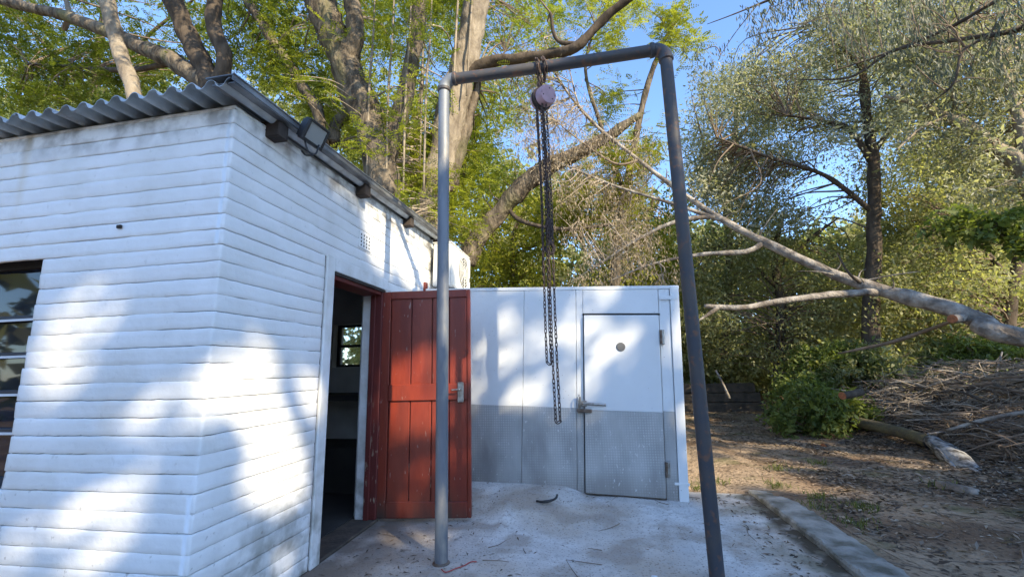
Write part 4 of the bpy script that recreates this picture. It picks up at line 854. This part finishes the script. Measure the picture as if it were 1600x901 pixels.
# bright leafy spray reaching in at the right edge
t9 = empty('leafy_sapling', 'bright green sapling with flat layered leaves at the right edge', 'sapling'); L = []
L.append(limb('trunk', [(1690, 760, 7.4), (1660, 560, 7.4), (1630, 400, 7.4), (1600, 330, 7.4)], [.05, .045, .03, .015], 'bark', t9, 8)); L.append(limb('branch', [(1630, 400, 7.4), (1560, 365, 7.3), (1500, 355, 7.2), (1470, 345, 7.2)], [.02, .014, .01, .004], 'bark', t9, 6))
C = np.concatenate([centres([(1460, 335), (1510, 330), (1530, 360), (1480, 372)], 7.0, 7.4, 14), centres([(1510, 370), (1600, 325), (1640, 340), (1640, 395), (1560, 385)], 6.9, 7.5, 34)])
link('foliage', leaf_mesh('foliage', *simple_leaves(C, 60, .2, .085, .05, .2, 1.5)), 'leaf_bush', t9); twigs_to(C, L, .8, .01, 'twigs', 'twig', t9); settle(t9)

# mossy log, whitened broken timber, cut logs
def log(name, label, P, rad, m, ends='cut', k=12, wob=.12, cat='log', group=None):
    P = np.asarray(P, float); e0 = np.array(P[0]); r = empty(name, label, cat, tuple(map(float, e0)), group)
    o, q = limbw('trunk' if name != 'broken_timber' else 'timber', P-e0, rad, m, r, k, 5, wob)
    return r, q
r, q = log('mossy_log', 'long mossy log lying on the ground under the green shrub', [at(1322, 650, 8.9), at(1345, 660, 8.6), at(1400, 673, 8.0), at(1452, 690, 7.4)], [.075, .085, .085, .09], 'mosslog')
MB().lathe(q[-1], q[-1]-q[-3], [(.0, .092), (.012, .086), (.0125, .001)], 12).build('burnt_end', 'black', r)
r, q = log('broken_timber', 'split whitened timber with black cracks lying at the end of the mossy log', [at(1455, 688, 7.2), at(1490, 715, 6.7), at(1552, 768, 5.85)], [.105, .12, .10], 'charlog', k=8, wob=.22)
for dxy, l0, l1 in ((.07, .1, .8), (-.06, .0, .95), (.02, .2, 1.0)):
    a, b_ = q[int(l0*(len(q)-1))], q[-1]; sd = np.cross(b_-a, [0, 0, 1]); sd /= np.linalg.norm(sd)
    p0 = a+sd*dxy+[0, 0, .04]; p1 = a+(b_-a)*l1+sd*dxy*1.5+[0, 0, -.03]
    MB().tube(spline([p0, (p0+p1)/2+[0, 0, .03], p1], 4), [.02, .025, .026, .025, .022, .022, .02, .016, .008], 5, True, .3, 9).build('splinter', 'charlog', r)
r, q = log('cut_log', 'short dark log with sawn face lying in front of the shrub', [at(1287, 698, 8.0), at(1320, 694, 8.2), at(1352, 692, 8.4)], [.06, .062, .058], 'barkdark', group=None)
MB().lathe(q[0], q[0]-q[2], [(0, .058), (.004, .055), (.0045, .001)], 12).build('saw_cut', 'cut', r)
r, q = log('sawn_stump', 'sawn branch end with orange cut face poking out of the green shrub', [at(1345, 612, 8.3), at(1328, 616, 8.1), at(1316, 618, 8.0)], [.07, .065, .062], 'barkdark', cat='branch')
MB().lathe(q[-1], q[-1]-q[-3], [(0, .062), (.004, .058), (.0045, .001)], 12).build('saw_cut', 'cut', r)
r, q = log('pale_log', 'short pale barkless log at the foot of the split timber', [at(1465, 757, 5.6), at(1500, 765, 5.45), at(1530, 772, 5.35)], [.055, .06, .05], 'deadwood')
log('fallen_branch', 'thin pale curved stick standing in the dirt right of the cold room', [at(1118, 578, 11.5), at(1128, 596, 11.5), at(1140, 622, 11.5)], [.03, .03, .035], 'deadwood', cat='stick', k=6)
log('grey_branch', 'long thin grey branch lying across the front of the brush heap', [at(1480, 672, 7.0), at(1540, 655, 6.9), at(1620, 640, 6.8)], [.022, .026, .03], 'deadwood', cat='branch', k=7)
log('rising_branch', 'dark bare branch rising from the shrubs toward the leaning trunk', [at(1310, 552, 8.8), at(1390, 535, 8.3), at(1450, 515, 7.8), at(1492, 500, 7.2)], [.02, .03, .03, .025], 'twig', cat='branch', k=7)
sw = empty('sleeper_wall', 'low dark wall of old timber sleepers at the back of the dirt path', 'timber wall', (3.35, 13.7, -.05))
for k in range(3): MB().box((-1.6+.1*k, -.12+.02*k, .27*k), (1.5-.12*k, .10+.02*k, .27*k+.255), .015, Matrix.Rotation(R_(2-2*k), 4, 'Z')).build('sleeper', 'sleeper', sw)

# ================================================================== BRUSH HEAPS
def heap(label, c, size, nbig, nfine, seed):
    h = empty('brush_heap', label, 'brush heap', tuple(map(float, c)), 'heaps of cut brush'); rs = np.random.default_rng(seed); size = np.array(size)
    for i in range(nbig):
        a = rs.uniform(-1, 1, 3)*size; a[2] = abs(a[2])*(1-(a[0]/size[0])**2*.6)
        th = rs.normal(2.8, .75); ln = rs.uniform(.5, 1.5); d = np.array([math.cos(th), math.sin(th), rs.normal(0, .30)])
        P = np.array([a-d*ln*.5, a+rs.normal(size=3)*.05+[0, 0, .04], a+d*ln*.5]); P[:, 2] = np.maximum(P[:, 2], -.02); r0 = rs.uniform(.008, .026)
        MB().tube(spline(P, 4), np.linspace(r0, r0*.45, 9), 6, True, .1, 8).build('stick', ['twig', 'twigpale', 'barkdark', 'deadwood', 'twig'][rs.integers(5)], h, True)
    b = MB()
    for i in range(nfine):
        a = rs.uniform(-1.05, 1.05, 3)*size; a[2] = abs(a[2])*(1-(a[0]/size[0])**2*.6); th = rs.normal(2.8, .9); ln = rs.uniform(.2, .6); d = np.array([math.cos(th), math.sin(th), rs.normal(0, .35)])
        P = np.array([a-d*ln*.5, a+rs.normal(size=3)*.05, a+d*ln*.5]); P[:, 2] = np.maximum(P[:, 2], -.02); b.tube(spline(P, 2), np.linspace(.006, .0025, 5), 3, False)
    o = b.build('fine_twigs', 'twigpale' if seed == 3 else 'twig', h); o['kind'] = 'stuff'
    n = nfine*2; P = rs.uniform(-1.05, 1.05, (n, 3))*size; P[:, 2] = np.abs(P[:, 2])*(1-(P[:, 0]/size[0])**2*.6); D = rs.normal(size=(n, 3)); D[:, 2] -= .3
    o = link('dead_leaves', leaf_mesh('dead_leaves', P, D, rs.normal(size=(n, 3)), .085*rs.uniform(.6, 1.3, n), .02, rs.random(n)**2), 'litter', h); o['kind'] = 'stuff'
heap('wide heap of grey cut brush on the rising bank at the right edge', (7.0, 9.0, .15), (2.0, .9, 1.05), 230, 1700, 3)
heap('smaller dark heap of twigs nearest the camera at the right edge', (5.75, 7.0, .0), (.85, .7, .55), 95, 1500, 4)
heap('low tangle of twigs on the ground behind the mossy log', (5.6, 9.9, .0), (1.3, .7, .6), 70, 1200, 5)

# ================================================================== SMALL THINGS ON THE GROUND
def on_ground(n, x0, x1, y0, y1, fz, L, W, tmin=0, power=1.5, keep=None, lift=.006):
    x = rng.uniform(x0, x1, n); y = rng.uniform(y0, y1, n)
    if keep is not None: k = keep(x, y); x, y = x[k], y[k]
    n = len(x); z = fz(x, y)+lift; a = rng.uniform(0, 2*math.pi, n); D = np.c_[np.cos(a), np.sin(a), rng.normal(0, .18, n)]; N = np.c_[rng.normal(0, .35, n), rng.normal(0, .35, n), np.ones(n)]
    return np.c_[x, y, z], D, N, L*rng.uniform(.4, 1.4, n), W*rng.uniform(.6, 1.3, n), tmin+(1-tmin)*rng.random(n)**power
litter = crown(None, 'leaf_litter', [
    on_ground(66000, 1.85, 9, 2.0, 9, dirt_z, .07, .023, 0, 4.0, lambda x, y: fbm(np.stack([x, y, 0*x], -1), .9, 3)*1.5+.55*(x-2.9-.13*y)+rng.normal(0, .22, len(x)) > .02),
    on_ground(9000, 1.0, 9, 8, 14, dirt_z, .09, .028, 0, 2, lambda x, y: fbm(np.stack([x, y, 0*x], -1), .7, 2)+rng.normal(0, .2, len(x)) > .05),
    on_ground(1300, 2.6, 6.5, 2.3, 6.5, dirt_z, .10, .020, .35, 1)], 'litter'); litter['kind'] = 'stuff'
lc = crown(None, 'slab_litter', [on_ground(480, -1.85, 1.5, 1.8, 5.0, slabf, .042, .010, 0, 2, lambda x, y: fbm(np.stack([x, y, 0*x], -1), 1.3, 2)+rng.normal(0, .2, len(x)) > -.02),
    on_ground(230, 1.15, 1.54, 2.3, 5.0, slabf, .05, .014, 0, 1.6), on_ground(90, -1.9, -1.1, 2.4, 3.6, slabf, .045, .011, 0, 2)], 'litterc'); lc['kind'] = 'stuff'
b = MB()
for i in range(330):
    on = i < 22; x, y = (random.uniform(-1.7, 1.5), random.uniform(2.2, 4.9)) if on else (random.uniform(1.9, 6.5), random.uniform(2.5, 9)); a = random.uniform(0, 6.28); ln = random.uniform(.04, .16 if on else .4)
    P = [[x+math.cos(a)*ln*s+random.gauss(0, .008), y+math.sin(a)*ln*s+random.gauss(0, .008)] for s in (-1, 0, 1)]; P = np.array(P); f_ = slabf if on else dirt_z
    P = np.c_[P, f_(P[:, 0], P[:, 1])+.007]; b.tube(spline(P, 3), np.linspace(.003 if on else .006, .0015, 7), 4, False)
o = b.build('ground_twigs', 'twig'); o['kind'] = 'stuff'
gx = crown(None, 'grass_tufts', [(lambda n: (lambda c: (np.c_[c+rng.normal(size=(n, 2))*.07, dirt_z(c[:, 0], c[:, 1])-.0], np.c_[rng.normal(0, .5, (n, 2)), np.ones(n)], rdir(n), .09*rng.uniform(.5, 1.3, n), .008, rng.random(n)))(np.array([[1.95, 4.6], [2.15, 5.0], [2.4, 4.7], [2.2, 6.1], [1.35, 5.5], [1.15, 5.35], [2.9, 6.6], [3.6, 5.6], [2.05, 4.2], [1.9, 5.3]])[rng.integers(0, 10, n)]))(620)], 'grass'); gx['kind'] = 'stuff'
# red cord at the pale post's foot, black strap by the cold room, paper scrap
P = [(-1.045, 3.00, .010), (-1.00, 2.965, .010), (-.95, 3.02, .012), (-.91, 3.07, .010), (-.88, 3.13, .010), (-.84, 3.14, .010)]
tag(MB().tube(spline(P, 6), .0036, 6).build('cord', 'cord', None, True), 'thin red cord lying beside the foot of the pale gantry post', 'cord')
zs_ = lambda x, y: float(slabf(np.array([x]), np.array([y]))[0])
P = [(-.56, 4.26), (-.50, 4.22), (-.43, 4.22), (-.38, 4.26), (-.37, 4.31)]; P = np.array([(x, y, zs_(x, y)+.014+.012*k) for k, (x, y) in enumerate(P)])
tag(MB().tube(spline(P, 5), .011, 6, True, .3, 20).build('strap', 'black', None, True), 'small bent black strap lying on the concrete before the cold room', 'strap')
x, y = .30, 2.98
tag(MB().tube(spline([(x, y, .008), (x+.02, y+.03, .02), (x+.01, y+.07, .012), (x+.04, y+.09, .01)], 4), [.006, .01, .012, .012, .011, .01, .008, .009, .01, .009, .008, .006, .004], 6, True, .4, 30).build('paper_scrap', 'whiteline', None, True), 'tiny crumpled white scrap on the concrete near the dark post', 'scrap')

# ================================================================== TREES BEHIND THE PHOTOGRAPHER (they cast the dappled shade)
LIT = [  # photo outlines of the sun flecks, with the share of leaves missing there
    ([(150, 640), (250, 590), (312, 560), (312, 680), (235, 690), (190, 670)], .93), ([(90, 440), (200, 430), (180, 540), (110, 620), (60, 640), (60, 540)], .89),
    ([(0, 835), (60, 800), (150, 760), (165, 905), (0, 905)], .92), ([(170, 720), (240, 710), (230, 800), (190, 880), (170, 800)], .92),
    ([(318, 570), (350, 545), (420, 535), (438, 590), (445, 640), (462, 690), (468, 750), (450, 805), (395, 795), (378, 765), (388, 705), (362, 640), (345, 690), (318, 650)], 1.0),
    ([(474, 585), (496, 590), (492, 670), (480, 650)], .8), ([(440, 830), (470, 800), (480, 880), (430, 905)], .5),
    ([(575, 312), (690, 380), (690, 455), (630, 445), (575, 410)], 1.0), ([(520, 260), (575, 310), (575, 345), (530, 310)], .5),
    ([(603, 570), (640, 545), (700, 550), (735, 575), (735, 640), (700, 665), (640, 680), (603, 690)], .95),
    ([(603, 790), (612, 750), (640, 735), (668, 720), (668, 780), (640, 795)], .9), ([(700, 690), (735, 690), (735, 780), (705, 790)], .35),
    ([(745, 600), (765, 560), (805, 505), (850, 490), (868, 500), (905, 560), (908, 640), (880, 650), (820, 640), (770, 628)], .85),
    ([(740, 560), (790, 470), (820, 480), (770, 560)], .90), ([(858, 500), (880, 465), (910, 470), (905, 560)], .7),
    ([(912, 500), (945, 500), (936, 570), (930, 610), (912, 600)], .8), ([(925, 455), (965, 455), (955, 480), (930, 482)], .8), ([(960, 520), (990, 495), (985, 560), (965, 580)], .45), ([(1000, 470), (1040, 450), (1075, 480), (1072, 540), (1045, 545), (1020, 500)], .45), ([(1045, 540), (1075, 520), (1078, 700), (1060, 640)], .4),
    ([(590, 836), (640, 815), (700, 815), (690, 850), (640, 848)], .7), ([(560, 860), (600, 845), (600, 870)], .5),
    ([(1070, 643), (1140, 648), (1142, 668), (1072, 664)], 1.0), ([(1115, 718), (1205, 726), (1265, 744), (1330, 766), (1235, 766), (1118, 746)], 1.0), ([(1075, 685), (1210, 694), (1230, 706), (1080, 700)], .55), ([(1270, 755), (1400, 765), (1480, 800), (1330, 790)], .30)]
def first_hit(P):
    d = -SD; best = np.full(len(P), 1e9)
    def plane(ax, v, test):
        nonlocal best
        t = (v-P[:, ax])/d[ax]; H = P+d*t[:, None]; ok = (t > 0) & test(H); best = np.where(ok & (t < best), t, best)
    plane(1, YC, lambda H: (H[:, 0] < XW) & (H[:, 2] < 2.85) & (H[:, 2] > 0)); plane(0, XW, lambda H: (H[:, 1] > YC) & (H[:, 1] < YE) & (H[:, 2] < 2.9) & (H[:, 2] > 0))
    plane(1, 3.9, lambda H: (H[:, 0] > XW) & (H[:, 0] < -1.1) & (H[:, 2] < 2.07) & (H[:, 2] > 0)); plane(1, 4.69, lambda H: (H[:, 0] > XW) & (H[:, 0] < .95) & (H[:, 2] < 2.17) & (H[:, 2] > 0))
    plane(2, 0., lambda H: H[:, 0] < 1e6); return P+d*best[:, None]
def targets(n, f): return f(rng.random(n), rng.random(n))
K = 1000; TG = []
for area, f in ((4.0*2.9*abs(SD[1]), lambda u, v: np.c_[-5.9+3.98*u, np.full_like(u, YC), 2.9*v]), (3.5*2.9*SD[0], lambda u, v: np.c_[np.full_like(u, XW), YC+3.47*u, 2.9*v]),
                (.85*2.1*abs(SD[1]), lambda u, v: np.c_[XW+.84*u, np.full_like(u, 3.9), 2.1*v]), (2.9*2.2*abs(SD[1]), lambda u, v: np.c_[XW+2.9*u, np.full_like(u, 4.69), 2.2*v]),
                (5.5*7*SD[2], lambda u, v: np.c_[-3.5+5.5*u, -2+7*v, 0*u]), (8.5*13*SD[2], lambda u, v: np.c_[1.6+8.5*u, 0+13*v, 0*u])): TG.append(targets(int(area*K), f))
TG = np.concatenate(TG); dist = rng.uniform(15, 22, len(TG)); PL = TG+SD*dist[:, None]; H = first_hit(PL)
ok = np.linalg.norm(H-TG, axis=1) < .05
px, py = pix(TG); jx = fbm(TG*1.0, 3.5, 3)*70; jy = fbm(TG+9.1, 3.5, 3)*70
vis = (TG @ np.array([-.176, .968, .18])) > .3
keep = np.ones(len(TG))
for poly, share in LIT:
    c_ = np.mean(poly, axis=0)
    for gx_, gy_ in ((0, 0), (9, 0), (-9, 0), (0, 8), (0, -8)): keep = np.where(vis & inpoly(px+jx*.35+gx_, py+jy*.35+gy_, poly), np.minimum(keep, 1-share), keep)
far = (TG[:, 2] == 0) & (TG[:, 0] > 1.9) & (TG[:, 1] > 6.2)
keep = np.where(far & (fbm(TG+3.3, 1.5, 3) > .03), keep*.05, keep)
cl = fbm(TG*np.array([1, 1, 1.2])+5.5, 4.5, 3)
keep = np.where((keep > .18) & (keep < .95) & (cl > (keep-.5)*.5), keep*.06, keep)      # half-lit places: clumps of leaves and gaps
ok &= rng.random(len(TG)) < keep; PL = PL[ok]
seg = np.digitize(PL @ np.array([.67, .74, 0]), [2.6, 6.6])                            # three crowns side by side across the sun
for k, (lab, foot) in enumerate((('tall shade tree behind the photographer, nearest the window wall', (7.2, -9.5, 0)), ('tall shade tree behind the photographer, in the middle of the row', (10.8, -5.8, 0)), ('tall shade tree behind the photographer, toward the brush heaps', (16.5, -1.0, 0)))):
    t = empty('shade_tree', lab, 'tree', foot, 'shade trees behind the photographer'); C = PL[seg == k]; f0 = np.array(foot); ce = C.mean(0)
    D = rdir(len(C)); D[:, 2] -= .3
    o = link('crown', leaf_mesh('crown', C-f0-D/np.linalg.norm(D, axis=1)[:, None]*.12, D, rdir(len(C)), .24*rng.uniform(.8, 1.2, len(C)), .14, rng.random(len(C))), 'leaf_shade', t)
    limbw('trunk', [(0, 0, -.2), (.1, .1, 3.2), (ce-f0)*np.array([.6, .6, 0])+[0, 0, 6.5], (ce-f0)*np.array([.9, .9, 0])+[0, 0, ce[2]]], [.38, .32, .25, .1], 'bark', t)
print('tris', sum(len(o.data.polygons) for o in bpy.data.objects if o.type == 'MESH'))
